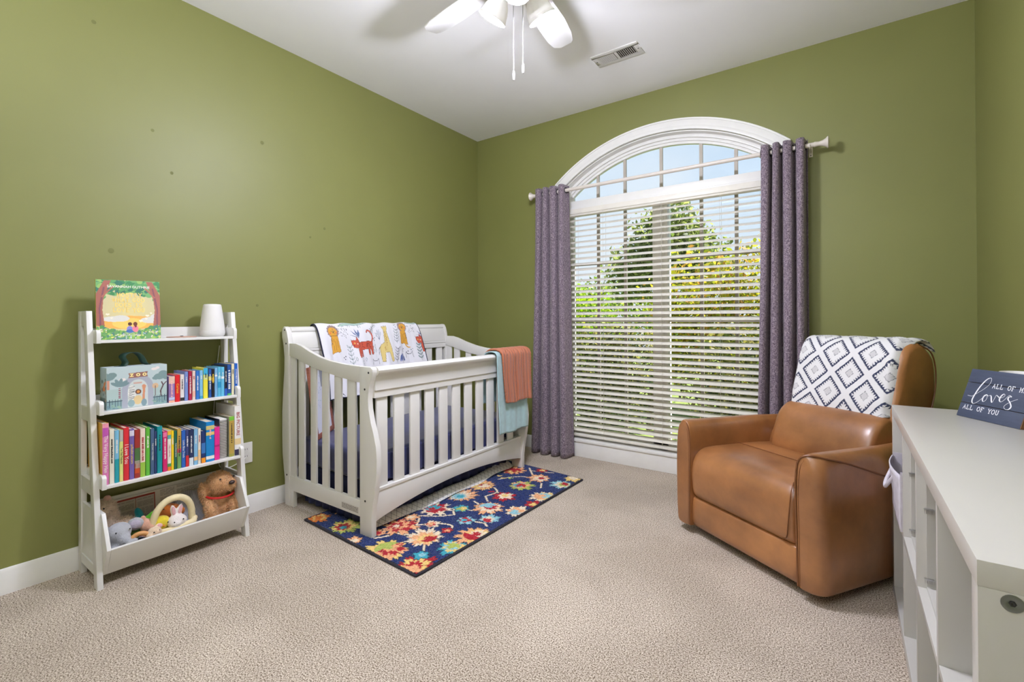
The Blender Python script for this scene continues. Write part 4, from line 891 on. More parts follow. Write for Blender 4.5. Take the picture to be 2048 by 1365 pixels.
db = plush('body', [((0, 0, 0.085), (0.055, 0.062, 0.08)), ((0.02, 0.0, 0.21), (0.062, 0.056, 0.055)), ((0.065, 0.018, 0.205), (0.034, 0.036, 0.03)),
    ((0.0, -0.062, 0.165), (0.026, 0.02, 0.062), (12, 0, 0)), ((0.03, 0.066, 0.165), (0.024, 0.018, 0.055), (-12, 0, 0)),
    ((0.05, -0.05, 0.1), (0.03, 0.026, 0.06), (0, -30, 0)), ((0.055, 0.05, 0.095), (0.03, 0.026, 0.055), (0, -35, 0)), ((0.06, -0.06, 0.035), (0.05, 0.032, 0.032)), ((0.06, 0.058, 0.035), (0.05, 0.032, 0.032))], M_DOG, dog, 0.006, 5)
fur(db, 9000, 0.010, M_DOGF, dog, 1, 0.0016, 0.9)
MB().ell((0.103, 0.022, 0.222), (0.011, 0.014, 0.01), 14, 10).build('nose', plain('brown_nose', S(58, 40, 36), 0.35, 0.1), dog, smooth=True)
eyes(dog, [(0.066, -0.016, 0.238), (0.062, 0.048, 0.238)], 0.0055)
MB().tube([(0.018 + 0.062 * math.cos(a), 0.062 * math.sin(a), 0.158 - 0.008 * math.cos(a)) for a in [2 * math.pi * j / 24 for j in range(24)]], 0.0055, 8, True).build('ribbon', plain('red_ribbon', S(196, 34, 36), 0.45, 0.05), dog, smooth=True)

M_ELE = fluff('grey_plush', S(178, 180, 186), 0.05, 300)
el = thing('plush_elephant', 'pale grey plush elephant at the front left of the toy bin', 'plush toy', (0.215, -2.69, 0.0625))
plush('body', [((0, 0, 0.125), (0.04, 0.046, 0.04)), ((0.028, 0.012, 0.1), (0.026, 0.024, 0.026)), ((0.05, 0.026, 0.085), (0.02, 0.014, 0.013)), ((0.058, 0.04, 0.09), (0.011, 0.012, 0.011)), ((-0.005, 0, 0.05), (0.045, 0.045, 0.05)), ((0.03, -0.025, 0.045), (0.022, 0.02, 0.035)), ((0.032, 0.028, 0.045), (0.022, 0.02, 0.035))], M_ELE, el, 0.005, 5)
for sg, yy in ((1, 0.062), (-1, -0.05)):
    ea = MB().ell((0, 0, 0), (0.012, 0.03, 0.028), 16, 10).build('ear', M_ELE, el, smooth=True); ea.location = (-0.012, yy, 0.135); ea.rotation_euler = (R(20 * sg), 0, R(-25 * sg))
    MB().ell((0.009, 0, 0), (0.006, 0.022, 0.02), 12, 8).build('ear_lining', fluff('lilac_lining', S(186, 178, 196)), ea, smooth=True)
eyes(el, [(0.036, -0.018, 0.136), (0.033, 0.03, 0.137)], 0.003)

M_LLA = fluff('oatmeal_plush', S(232, 212, 194), 0.1, 140)
ll = thing('plush_llama', 'fluffy oatmeal plush llama with pink tuft at the back left of the toy bin', 'plush toy', (0.11, -2.69, 0.0625))
lb = plush('body', [((0, 0.035, 0.08), (0.05, 0.07, 0.065)), ((0, -0.01, 0.15), (0.036, 0.036, 0.06)), ((0.012, -0.022, 0.215), (0.034, 0.034, 0.032)), ((0.03, -0.04, 0.205), (0.02, 0.018, 0.018)), ((0.0, 0.08, 0.05), (0.04, 0.05, 0.05))], M_LLA, ll, 0.006, 5)
fur(lb, 7000, 0.014, M_LLA, ll, 2, 0.0013, 0.5)
tf = plush('tuft', [((0.008, -0.014, 0.252), (0.014, 0.014, 0.016))], fluff('pink_plush', S(232, 184, 176)), ll, 0.004, 3)
eyes(ll, [(0.042, -0.034, 0.222)], 0.004)

M_GRN = fluff('moss_plush', S(104, 134, 74), 0.08)
tu = thing('plush_turtle', 'moss green plush turtle between the llama and the cream arch', 'plush toy', (0.15, -2.612, 0.0625))
plush('body', [((0, 0, 0.085), (0.05, 0.05, 0.045)), ((0.03, 0.035, 0.1), (0.022, 0.022, 0.02)), ((-0.02, 0.0, 0.04), (0.04, 0.045, 0.04)), ((0.03, -0.03, 0.07), (0.02, 0.02, 0.018))], M_GRN, tu, 0.006, 5); eyes(tu, [(0.05, 0.044, 0.106)], 0.003)
nv = thing('plush_whale', 'dark navy plush whale in the shadow beside the grey elephant', 'plush toy', (0.235, -2.618, 0.0625))
plush('body', [((0, 0, 0.052), (0.03, 0.027, 0.03)), ((-0.02, 0.0, 0.03), (0.03, 0.02, 0.026))], fluff('navy_plush', S(28, 42, 62)), nv, 0.005, 4); eyes(nv, [(0.027, 0.008, 0.06)], 0.0025)
fl = thing('plush_fish', 'teal plush fish standing up behind the green turtle', 'plush toy', (0.1, -2.585, 0.0625))
plush('body', [((0, 0, 0.14), (0.014, 0.016, 0.034), (20, 0, 0)), ((0, -0.006, 0.08), (0.024, 0.026, 0.06))], fluff('teal_plush', S(30, 132, 146)), fl, 0.005, 4)
lf = thing('plush_leaf', 'bright lime green leaf toy behind the cream arch', 'plush toy', (0.125, -2.553, 0.0625))
plush('body', [((0, 0, 0.122), (0.012, 0.045, 0.012), (18, 0, 0)), ((0, 0.012, 0.134), (0.012, 0.03, 0.01), (28, 0, 0)), ((0, 0, 0.06), (0.026, 0.02, 0.06))], fluff('lime_plush', S(104, 190, 50)), lf, 0.005, 3)
og = thing('plush_fox', 'orange plush fox behind the chick and bunny', 'plush toy', (0.11, -2.475, 0.0625))
plush('body', [((0, 0, 0.115), (0.045, 0.055, 0.038)), ((0.02, -0.02, 0.14), (0.024, 0.026, 0.022)), ((0, 0, 0.05), (0.045, 0.05, 0.05)), ((0.02, 0.045, 0.11), (0.02, 0.02, 0.02))], fluff('orange_plush', S(206, 116, 48)), og, 0.006, 5); eyes(og, [(0.04, -0.03, 0.146)], 0.003)
ckk = thing('plush_chick', 'round yellow plush chick under the cream arch', 'plush toy', (0.215, -2.535, 0.0625))
plush('body', [((0, 0, 0.11), (0.03, 0.034, 0.032)), ((-0.005, 0, 0.05), (0.032, 0.036, 0.05))], fluff('yellow_plush', S(222, 200, 56)), ckk, 0.005, 4); eyes(ckk, [(0.029, -0.016, 0.112), (0.028, 0.016, 0.114)], 0.003)
MB().lathe([(0.005, 0), (0.003, 0.005), (0, 0.009)], 10, Matrix.Translation((0.028, 0, 0.104)) @ Matrix.Rotation(R(90), 4, 'Y')).build('beak', fluff('beak_orange', S(230, 140, 50)), ckk, smooth=True)
bn = thing('plush_bunny', 'white plush bunny with pink-lined ears under the cream arch', 'plush toy', (0.235, -2.482, 0.0625))
plush('body', [((0, 0, 0.105), (0.034, 0.04, 0.03)), ((0.014, -0.01, 0.1), (0.026, 0.026, 0.022)), ((-0.01, 0, 0.045), (0.032, 0.036, 0.045)), ((-0.008, -0.012, 0.152), (0.009, 0.012, 0.03), (8, 0, 0)), ((-0.008, 0.014, 0.15), (0.009, 0.012, 0.03), (-14, 0, 0))], fluff('white_plush', S(234, 226, 222), 0.04), bn, 0.0045, 4)
for yy, ro in ((-0.0125, 8), (0.0145, -14)):
    q = MB().ell((0, 0, 0), (0.003, 0.0075, 0.022), 12, 8).build('ear_lining', fluff('pink_lining', S(226, 176, 180)), bn, smooth=True); q.location = (0.0005, yy, 0.153); q.rotation_euler = (R(ro), 0, 0)
eyes(bn, [(0.031, 0.016, 0.116), (0.032, -0.02, 0.112)], 0.003)
pb = thing('plush_bear', 'dusty pink plush bear leaning by the left foot of the cream arch', 'plush toy', (0.205, -2.588, 0.0625))
plush('body', [((0, 0, 0.115), (0.026, 0.026, 0.03)), ((0.02, 0.01, 0.108), (0.015, 0.015, 0.013)), ((-0.004, -0.012, 0.15), (0.009, 0.011, 0.013)), ((-0.006, 0, 0.05), (0.03, 0.028, 0.055))], fluff('dusty_pink_plush', S(206, 160, 136)), pb, 0.005, 4); eyes(pb, [(0.024, 0.018, 0.12)], 0.0028)
wr = thing('teether_ring', 'wooden teething ring held by a cream plush mouse', 'teether', (0.262, -2.628, 0.0815))
MB().tube([(0.016 * math.cos(a) * 0.5, 0.028 * math.cos(a), 0.066 + 0.023 * math.sin(a)) for a in [2 * math.pi * j / 28 for j in range(28)]], 0.0095, 12, True).build('ring', plain('beech_wood', S(206, 150, 92), 0.5, 0.08, 30), wr, smooth=True)
ms = plush('mouse', [((0.004, 0.05, 0.078), (0.024, 0.028, 0.023)), ((0.014, 0.03, 0.07), (0.016, 0.015, 0.014)), ((-0.01, 0.07, 0.094), (0.007, 0.014, 0.014)), ((0.0, 0.045, 0.03), (0.024, 0.024, 0.03))], fluff('cream_plush', S(226, 200, 172)), wr, 0.0045, 4)
MB().ell((0.0, 0.072, 0.097), (0.004, 0.01, 0.01), 10, 8).build('ear_lining', fluff('pink_lining', S(226, 176, 180)), ms, smooth=True)
for p_ in ((0.027, 0.042, 0.085), (0.02, 0.064, 0.086)): MB().ell(p_, (0.0028, 0.0028, 0.0028), 8, 6).build('eye', M_BLACK, ms, smooth=True)
ap = thing('toy_arch', 'cream padded toy arch with curved base standing in the toy bin', 'toy', (0.235, -2.492, 0.0625))
M_FOAM = plain('cream_foam', S(232, 218, 176), 0.8, 0.04, 40)
MB().tube([(-0.02 + 0.02 * math.sin(t_), -0.078 * math.cos(t_), 0.09 + 0.125 * math.sin(t_) ** 0.8) for t_ in [math.pi * j / 24 for j in range(25)]], 0.0145, 12).build('hoop', M_FOAM, ap, smooth=True)
MB().tube([(-0.02, -0.085, 0.085), (0.01, -0.07, 0.078), (0.028, 0.0, 0.078), (0.01, 0.075, 0.084), (-0.02, 0.088, 0.088)], 0.0145, 12).build('base_tube', M_FOAM, ap, smooth=True)
MB().tube([(-0.02, -0.08, 0.02), (0.02, -0.05, 0.014), (0.022, 0.05, 0.014), (-0.02, 0.08, 0.02)], 0.0135, 12).build('lower_tube', M_FOAM, ap, smooth=True)
for yy in (-0.083, 0.085): MB().tube([(-0.02, yy, 0.015), (-0.02, yy, 0.09)], 0.012, 10).build('upright', M_FOAM, ap, smooth=True)
# folded cardboard panel with printed text at the back of the bin, striped cloth
def box_print(P):
    p = Paint(P, S(222, 216, 212)); g = np.random.default_rng(9)
    p.rect(-0.18, 0.02, -0.02, 0.206, S(190, 180, 174)); p.rect(-0.18, 0.197, -0.02, 0.206, S(150, 52, 44)); p.rect(-0.024, 0.02, -0.02, 0.206, S(150, 52, 44)); p.rect(-0.098, 0.02, -0.096, 0.197, S(140, 60, 50))
    for x0, x1, ya, yb in ((-0.176, -0.104, 0.03, 0.188), (-0.09, -0.028, 0.03, 0.188), (0.0, 0.06, 0.12, 0.205), (0.07, 0.16, 0.14, 0.208)):
        yy = yb
        while yy > ya:
            xx = x0
            while xx < x1:
                l = g.uniform(0.008, 0.024); p.line([(xx, yy), (min(xx + l, x1), yy)], 0.0016, S(120, 112, 110)); xx += l + 0.004
            yy -= 0.0062
    p.rect(0.02, 0.09, 0.1, 0.1, S(140, 40, 40))
    return p.c
cb = thing('cardboard_panel', 'flattened printed cardboard packaging with red-edged text standing behind the soft toys', 'packaging', (0.055, -2.485, 0.0625))
MB().box(-0.001, -0.245, 0, 0.002, 0.245, 0.214, Matrix.Rotation(R(-5), 4, 'Y')).build('card', plain('grey_card', S(200, 194, 190), 0.7, 0.04), cb)
slab_print('printed_face', 0.486, 0.212, 0.0008, 260, 110, box_print, painted('dull_print', 0.7), cb, Matrix.Rotation(R(-5), 4, 'Y') @ basis((0.0024, 0, 0.001), (0, 1, 0), (0, 0, 1)))
def stripe_mat():
    m, t, b = nodes('blue_ticking_stripe'); w = t.nodes.new('ShaderNodeTexWave'); w.wave_type = 'BANDS'; w.bands_direction = 'Y'; w.inputs['Scale'].default_value = 62
    t.links.new(coords(t), w.inputs['Vector']); t.links.new(ramp_mix(t, w.outputs['Fac'], S(84, 92, 120), S(206, 206, 210), 0.3, 0.45), b.inputs['Base Color']); b.inputs['Roughness'].default_value = 0.9; return m
sc_ = tag(MB().grid(lambda u, v: (0.0 + 0.10 * v ** 1.6 + 0.006 * math.sin(9 * u), -0.06 + 0.12 * u + 0.02 * (1 - v), 0.17 - 0.165 * v + 0.006 * math.sin(6 * u + 3 * v) * (1 - v)), 24, 24).build('striped_cloth', stripe_mat(), None, smooth=True),
          'blue and white striped cloth draped beside the brown plush dog', 'cloth'); sc_.location = (0.075, -2.385, 0.068)
so = sc_.modifiers.new('t', 'SOLIDIFY'); so.thickness = 0.003
# wall socket with the sound machine's cord
ou = thing('wall_outlet', 'white electrical outlet plate on the green wall beside the bookshelf', 'outlet', (0, -2.068, 0.345))
M_OUT = plain('outlet_white', S(226, 224, 218), 0.35, 0.02)
MB().box(0.0005, -0.036, -0.058, 0.007, 0.036, 0.058).build('plate', M_OUT, ou, 0.003)
for zz in (0.02, -0.02):
    r_ = MB().lathe([(0, 0.0072), (0.016, 0.0072), (0.017, 0.009), (0, 0.009)], 24, Matrix.Translation((0, 0, zz)) @ Matrix.Rotation(R(90), 4, 'Y')).build('receptacle', M_OUT, ou, smooth=True)
    for yy in (-0.006, 0.006): MB().box(0.0088, yy - 0.001, zz - 0.002, 0.0094, yy + 0.001, zz + 0.007).build('slot', M_BLACK, r_)
cd = tag(MB().tube(smoothpath([(0.034, -2.215, 0.96), (0.006, -2.22, 0.8), (0.006, -2.235, 0.55), (0.008, -2.235, 0.42), (0.009, -2.215, 0.36), (0.0075, -2.2, 0.30), (0.012, -2.15, 0.29), (0.02, -2.09, 0.315), (0.013, -2.07, 0.325)], 6), 0.0022, 6).build('power_cord', plain('cord_white', S(222, 220, 214), 0.5, 0.02), None, smooth=True),
         'thin white power cord running down behind the bookshelf', 'cord')

# spring door stop on the skirting at the left edge of the view
ds = thing('door_stop', 'brass door stop with white rubber tip on the baseboard at the far left', 'door stop', (0.0145, -3.372, 0.052))
Md = Matrix.Rotation(R(90), 4, 'Y')
MB().lathe([(0, 0), (0.014, 0), (0.014, 0.004), (0.008, 0.009), (0.007, 0.05), (0.009, 0.052)], 20, Md).build('stem', plain('antique_brass', S(140, 98, 56), 0.4, 0.1, metal=0.8), ds, smooth=True)
MB().lathe([(0.009, 0.052), (0.0115, 0.054), (0.0115, 0.066), (0.009, 0.07), (0, 0.071)], 20, Md).build('tip', M_SPK, ds, smooth=True)
# ------------------------------------------------------------------ patterned rug
rq = [(0.36, -1.925), (1.275, -1.968), (1.316, -0.502), (0.395, -0.425)]      # near-left, near-right, far-right, far-left
def rugp(u, v): # u across 0..1, v away 0..1
    a = np.array(rq[0]) * (1 - u) + np.array(rq[1]) * u; b = np.array(rq[3]) * (1 - u) + np.array(rq[2]) * u; return a * (1 - v) + b * v
def paint_rug(P):
    g = np.random.default_rng(11); n = len(P)
    NAVY = np.array(S(34, 50, 98)[:3]); p = Paint(P, S(34, 50, 98))
    # yarn streaks along the rows
    row = np.sin(P[:, 1] * 830 + 6 * np.sin(P[:, 0] * 21)) * np.sin(P[:, 0] * 140 + P[:, 1] * 55); tone = 1 + 0.28 * row + 0.22 * g.normal(size=n)
    p.c = NAVY * np.clip(tone, 0.45, 1.8)[:, None]
    IV, PE, RE, TE, LI, YE, DK, OR, SK = S(226, 210, 184), S(226, 168, 122), S(168, 30, 44), S(60, 160, 176), S(168, 180, 90), S(226, 196, 120), S(40, 42, 58), S(214, 120, 50), S(140, 190, 200)
    vines = [[[0.86, -1.854], [0.894, -1.803], [0.899, -1.762], [0.97, -1.741], [1.005, -1.707], [0.928, -1.644], [0.862, -1.562], [0.79, -1.578]], [[0.921, -1.638], [0.983, -1.564], [1.074, -1.532], [1.108, -1.579]], [[1.1, -1.75], [1.169, -1.826]],
      [[0.996, -1.425], [0.954, -1.384], [0.937, -1.323], [1.037, -1.327], [1.018, -1.242], [0.964, -1.216]], [[0.971, -1.117], [0.986, -1.022], [0.93, -0.972]], [[0.986, -1.022], [1.05, -1.035]], [[0.971, -1.117], [1.03, -1.17]],
      [[0.854, -0.832], [0.892, -0.755], [0.948, -0.699], [1.012, -0.655], [0.896, -0.514]], [[0.947, -0.555], [1.095, -0.509]], [[1.136, -0.736], [1.173, -0.804]], [[1.151, -1.427], [1.199, -1.415], [1.233, -1.433]], [[0.996, -1.425], [0.926, -1.496], [0.829, -1.552]],
      [[0.5, -1.7], [0.6, -1.5], [0.55, -1.3], [0.62, -1.1], [0.55, -0.9], [0.6, -0.7]]]
    for v in vines: p.line(smoothpath(v, 6), 0.017, DK); 
    for v in vines: p.line(smoothpath(v, 6), 0.0115, IV)
    # (x, y, r, petals, colours from the rim inwards)
    F = [(0.405, -1.88, .07, 6, (OR, YE, OR)), (0.63, -1.865, .098, 8, (LI, YE, RE, TE)), (0.80, -1.93, .05, 6, (PE, IV)), (0.997, -1.885, .12, 8, (YE, PE, RE, PE, LI)), (0.848, -1.699, .11, 8, (PE, RE, PE, RE, IV)), (1.225, -1.92, .10, 9, (RE, YE, RE, PE)),
         (1.069, -1.70, .11, 9, (IV, PE, YE, RE)), (1.169, -1.834, .045, 5, (TE, SK)), (1.236, -1.706, .095, 8, (TE, YE, SK, LI)), (0.983, -1.585, .05, 5, (IV, RE, PE)), (1.10, -1.585, .036, 5, (RE, PE)), (1.245, -1.54, .115, 10, (PE, YE, IV, RE)),
         (0.844, -1.436, .105, 8, (IV, RE, TE, RE)), (0.845, -1.197, .115, 12, (PE, IV, SK, TE)), (0.978, -1.332, .055, 6, (TE, LI, YE)), (1.085, -1.233, .10, 9, (PE, IV, RE, SK)), (1.09, -1.448, .058, 6, (SK, RE, TE)), (1.195, -1.363, .065, 7, (SK, IV, RE)),
         (0.842, -0.97, .105, 12, (PE, YE, RE, IV)), (1.057, -1.044, .085, 7, (RE, IV, YE)), (1.04, -0.85, .095, 8, (LI, PE, TE, RE)), (0.845, -0.629, .10, 9, (PE, RE, YE, RE)), (1.075, -0.646, .09, 8, (PE, IV, RE)), (1.255, -0.916, .10, 9, (IV, YE, SK, PE)),
         (1.25, -1.197, .085, 7, (IV, PE, SK)), (1.285, -1.055, .06, 6, (RE, YE)), (1.255, -0.666, .085, 8, (SK, IV, LI, RE)), (1.255, -0.53, .07, 7, (YE, IV)), (0.824, -1.589, .05, 6, (PE, IV)), (0.834, -1.807, .045, 6, (PE, RE)), (1.0, -0.50, .05, 6, (RE, YE)),
         (0.5, -1.6, .1, 8, (PE, RE, IV)), (0.62, -1.3, .11, 9, (IV, TE, RE)), (0.5, -1.0, .1, 8, (YE, RE, TE)), (0.6, -0.65, .1, 8, (PE, IV, RE)), (0.7, -1.55, .07, 6, (TE, LI))]
    for i, (x, y, r, k, cs) in enumerate(F):
        r *= 0.86; p.petals(x, y, r + 0.006, k, DK, i * 0.7, 0.34, jag=0.05, asym=.2)
        for j, c in enumerate(cs):
            f = 1 - j / len(cs)
            p.petals(x, y, r * f, k if j % 2 == 0 else max(4, k - 2), c, i * 0.7 + j * 0.4, 0.4, jag=0.11, asym=.22 + .06 * j)
        if i % 3 != 1:   # half of each bloom shaded in a second colour, as tufted
            m = (np.hypot(P[:, 0] - x, P[:, 1] - y) < r * (0.62 if i % 2 else 0.5)) & ((P[:, 0] - x) * math.cos(i) + (P[:, 1] - y) * math.sin(i) > r * 0.12); p._p(m, cs[-1])
    for i in range(70):
        u, v = g.random(2); q = rugp(u, v); c = [RE, TE, LI, YE, PE, SK][i % 6]; a = g.uniform(0, 180)
        d = np.min([math.hypot(q[0] - f[0], q[1] - f[1]) - f[2] for f in F])
        if d > 0.018: p.ell(q[0], q[1], 0.018, 0.009, c, a); p.ell(q[0] + 0.012, q[1] + 0.01, 0.012, 0.007, c, a + 70)
    return p.c * np.clip(1 + 0.16 * g.normal(size=(n, 1)), 0.5, 1.6)
rnx, rny = 250, 400
UV = np.array([(i / (rnx - 1), j / (rny - 1)) for j in range(rny) for i in range(rnx)])
RP = (np.array(rq[0]) * (1 - UV[:, :1]) + np.array(rq[1]) * UV[:, :1]) * (1 - UV[:, 1:]) + (np.array(rq[3]) * (1 - UV[:, :1]) + np.array(rq[2]) * UV[:, :1]) * UV[:, 1:]
rc = paint_rug(RP)
edge_d = np.minimum(np.minimum(UV[:, 0], 1 - UV[:, 0]) * 0.92, np.minimum(UV[:, 1], 1 - UV[:, 1]) * 1.47)
rc[edge_d < 0.006] = np.array(S(36, 34, 42)[:3])
hz = 0.012 + 0.0012 * rng.normal(size=len(RP)); hz[edge_d < 0.003] = 0.004
rug = tag(MB().build('floral_rug', None), 'navy blue tufted floral rug lying half under the crib', 'rug')
rug.data.from_pydata(np.column_stack([RP, hz]).tolist(), [], [(j * rnx + i, j * rnx + i + 1, (j + 1) * rnx + i + 1, (j + 1) * rnx + i) for j in range(rny - 1) for i in range(rnx - 1)])
rug.data.materials.append(painted('tufted_wool', 0.95, 900, 0.5, 0.2, 0.004, spec=0.1)); set_print(rug, rc)
bw = MB(); bl_ = [rugp(0, 0), rugp(1, 0), rugp(1, 1), rugp(0, 1)]
MB().tube([(q[0], q[1], 0.006) for q in [rugp(t_, 0) for t_ in np.linspace(0, 1, 8)] + [rugp(1, t_) for t_ in np.linspace(0.02, 1, 12)] + [rugp(1 - t_, 1) for t_ in np.linspace(0.02, 1, 8)] + [rugp(0, 1 - t_) for t_ in np.linspace(0.02, 0.98, 12)]], 0.0055, 8, True).build('binding', plain('rug_binding', S(38, 36, 46), 0.9, 0.2, 200), rug, smooth=True)

# ------------------------------------------------------------------ white sleigh crib
crib = thing('baby_crib', 'white sleigh-style slatted baby crib standing against the green wall', 'crib', (0, 0, 0))
CY0, CY1 = -1.866, -0.508; PT = 0.03
rear = [(.095, 0), (.048, 0), (.046, .15), (.036, .2), (.021, .3), (.0175, .42), (.0185, .55), (.03, .68), (.043, .79), (.045, .87), (.036, .94), (.021, .99), (.0185, 1.02), (.025, 1.045), (.04, 1.056), (.058, 1.05), (.074, 1.025), (.086, .98), (.093, .93), (.095, .85)]
front = [(.757, 0), (.85, 0), (.85, .1), (.858, .17), (.875, .25), (.887, .33), (.8905, .4), (.884, .47), (.866, .53), (.845, .585), (.828, .65), (.824, .70), (.832, .755), (.848, .80), (.860, .828), (.859, .848), (.845, .858), (.79, .858), (.758, .857)]
def dense(p, k=3): return p
xzp = lambda a, b, t: (a, t, b)
tx = [.092, .13, .16, .19, .22, .26, .3, .35, .4, .45, .5, .56, .62, .68, .73, .758]
tz = np.interp(tx, [.092, .16, .22, .3, .4, .5, .62, .72, .79], [.957, .957, .944, .917, .89, .873, .862, .858, .858]); bz_ = np.interp(tx, [.092, .16, .26, .37, .485, .6, .73, .79], [.885, .872, .845, .822, .805, .789, .776, .775])
GAP = [(.095, .15), (.178, .238), (.302, .357), (.414, .472), (.529, .589), (.641, .709)]
for e_ in range(2):
    ya = CY0 if e_ == 0 else CY1 - PT
    MB().prism(rear, xzp, ya, ya + PT).build('rear_post', M_CRIB, crib, 0.003)
    MB().prism(front, xzp, ya, ya + PT).build('front_post', M_CRIB, crib, 0.003)
    yb = ya + 0.004; yc = ya + PT - 0.004
    MB().strip(list(zip(tx, tz)), list(zip(tx, bz_)), xzp, yb, yc).build('side_top_rail', M_CRIB, crib, 0.002)
    MB().box(.095, yb, .095, .757, yc, .178).build('side_bottom_rail', M_CRIB, crib, 0.002)
    MB().box(.095, yb, 0.0, .135, yc, .1).build('leg_block', M_CRIB, crib, 0.002)
    for a, b in GAP:
        za = float(np.interp((a + b) / 2, tx, bz_)) + 0.02
        MB().box(a, yb + 0.006, .17, b, yb + 0.017, za).build('side_slat', M_CRIB, crib, 0.0015)
    ys = ya if e_ == 0 else ya + PT
    for (x, z) in ((.05, 1.035), (.066, .955), (.07, .18), (.83, .83), (.80, .745), (.80, .185)):
        MB().lathe([(0, -0.0005), (0.0055, -0.0005), (0.0055, 0.0012), (0.003, 0.0014), (0.003, 0.0005), (0, 0.0005)], 14, Matrix.Translation((x, ys, z)) @ Matrix.Rotation(R(90 if e_ == 0 else -90), 4, 'X')).build('bolt', M_DARK, crib)
ya, yb = CY0 + PT, CY1 - PT
yx = lambda a, b, t: (a, t, b)
MB().prism([(.03, 1.03), (.034, 1.048), (.046, 1.054), (.06, 1.05), (.072, 1.034), (.07, 1.02), (.05, 1.01), (.034, 1.015)], yx, ya, yb).build('headboard_cap', M_CRIB, crib, smooth=True, sharp=60)
MB().prism([(.048, 1.015), (.070, 1.022), (.082, .99), (.090, .95), (.092, .922), (.07, .922), (.062, .95)], yx, ya, yb).build('headboard_panel', M_CRIB, crib, 0.002)
MB().prism([(.062, .921), (.096, .921), (.098, .912), (.096, .905), (.062, .905)], yx, ya, yb).build('headboard_moulding', M_CRIB, crib, smooth=True)
MB().box(.066, ya, .868, .093, yb, .904).build('headboard_rail', M_CRIB, crib, 0.002)
MB().box(.064, ya, .13, .093, yb, .21).build('back_bottom_rail', M_CRIB, crib, 0.002)
for k in range(11):
    y0 = -1.795 + k * 0.1165; MB().box(.072, y0, .2, .085, y0 + .064, .875).build('back_slat', M_CRIB, crib, 0.0015)
MB().prism([(.795, .70), (.838, .70), (.8385, .736), (.8445, .738), (.8445, .79), (.851, .803), (.8535, .814), (.861, .818), (.869, .828), (.8715, .841), (.864, .853), (.848, .858), (.822, .857), (.806, .848), (.80, .83), (.795, .80)], yx, ya, yb).build('front_top_rail', M_CRIB, crib, smooth=True, sharp=35)
for k in range(11):
    y0 = -1.815 + k * 0.1128; MB().box(.816, y0, .235, .829, y0 + .068, .705).build('front_slat', M_CRIB, crib, 0.0018)
ay = np.linspace(ya, yb, 41); s_ = (ay - ya) / (yb - ya)
lo = 0.078 + 0.066 * np.clip(np.sin(np.pi * s_), 0, 1) ** 0.8
MB().strip([(y, .228) for y in ay], list(zip(ay, lo)), lambda a, b, t: (t, a, b), .808, .838).build('front_arched_rail', M_CRIB, crib, 0.002)
MB().box(.80, ya, .2285, .842, yb, .243).build('front_ledge', M_CRIB, crib, 0.002)
wsticker = MB().box(.60, CY0 + .0030, .108, .742, CY0 + .0038, .140).build('warning_label', plain('label_grey', S(206, 202, 196), 0.6, 0.02), crib)
mk = MB(); g_ = random.Random(3)
for r_ in range(4):
    x = .604
    while x < .735:
        l = g_.uniform(.006, .018); mk.box(x, CY0 + .0026, .112 + r_ * .0066, min(x + l, .738), CY0 + .0031, .1145 + r_ * .0066); x += l + .003
mk.build('small_print', plain('label_print', S(96, 92, 88), 0.6, 0.02), wsticker)
mk = None
# mattress with fitted sheet, bed skirt
M_NAVY = plain('navy_sateen', S(52, 56, 104), 0.38, 0.12, 14, 90, 0.25, sheen=0.3, sc=(1, 1, 1))
mt = thing('crib_mattress', 'navy blue sheeted mattress lying in the white crib', 'mattress', (0.45, -1.187, 0.25))
MB().box(-.335, -.632, 0, .335, .632, .15).build('core', M_NAVY, mt, 0.03, seg=4)
def drape(u, v):
    y = -.63 + 1.26 * u; w = math.sin(u * 61) * 0.5 + 0.5 * math.sin(u * 37 + 1.3 + 2.5 * v)
    return (.338 + 0.010 * w * v + 0.004 * v, y, .14 - 0.148 * v + 0.012 * math.sin(u * 23) * v)
so = MB().grid(drape, 160, 16).build('sheet_drop', M_NAVY, mt, smooth=True).modifiers.new('t', 'SOLIDIFY'); so.thickness = 0.002; so.offset = -1
sk = thing('bed_skirt', 'navy bed skirt with white patterned hem hanging beneath the crib mattress', 'bed skirt', (0.45, -1.187, 0))
M_NSK = plain('navy_cotton', S(34, 42, 84), 0.7, 0.12, 40, 200, 0.3)
def skf(u, v):
    y = -.60 + 1.2 * u; return (.285 + .008 * math.sin(u * 90) * v - .05 * (1 - v), y, .246 - .20 * v)
so = MB().grid(skf, 150, 12).build('front_drop', M_NSK, sk, smooth=True).modifiers.new('t', 'SOLIDIFY'); so.thickness = 0.002
def ske(u, v): return (-.3 + .56 * u, -.612 + .006 * math.sin(u * 50) * v, .246 - .225 * v)
so = MB().grid(ske, 60, 10).build('end_drop', M_NSK, sk, smooth=True).modifiers.new('t', 'SOLIDIFY'); so.thickness = 0.002
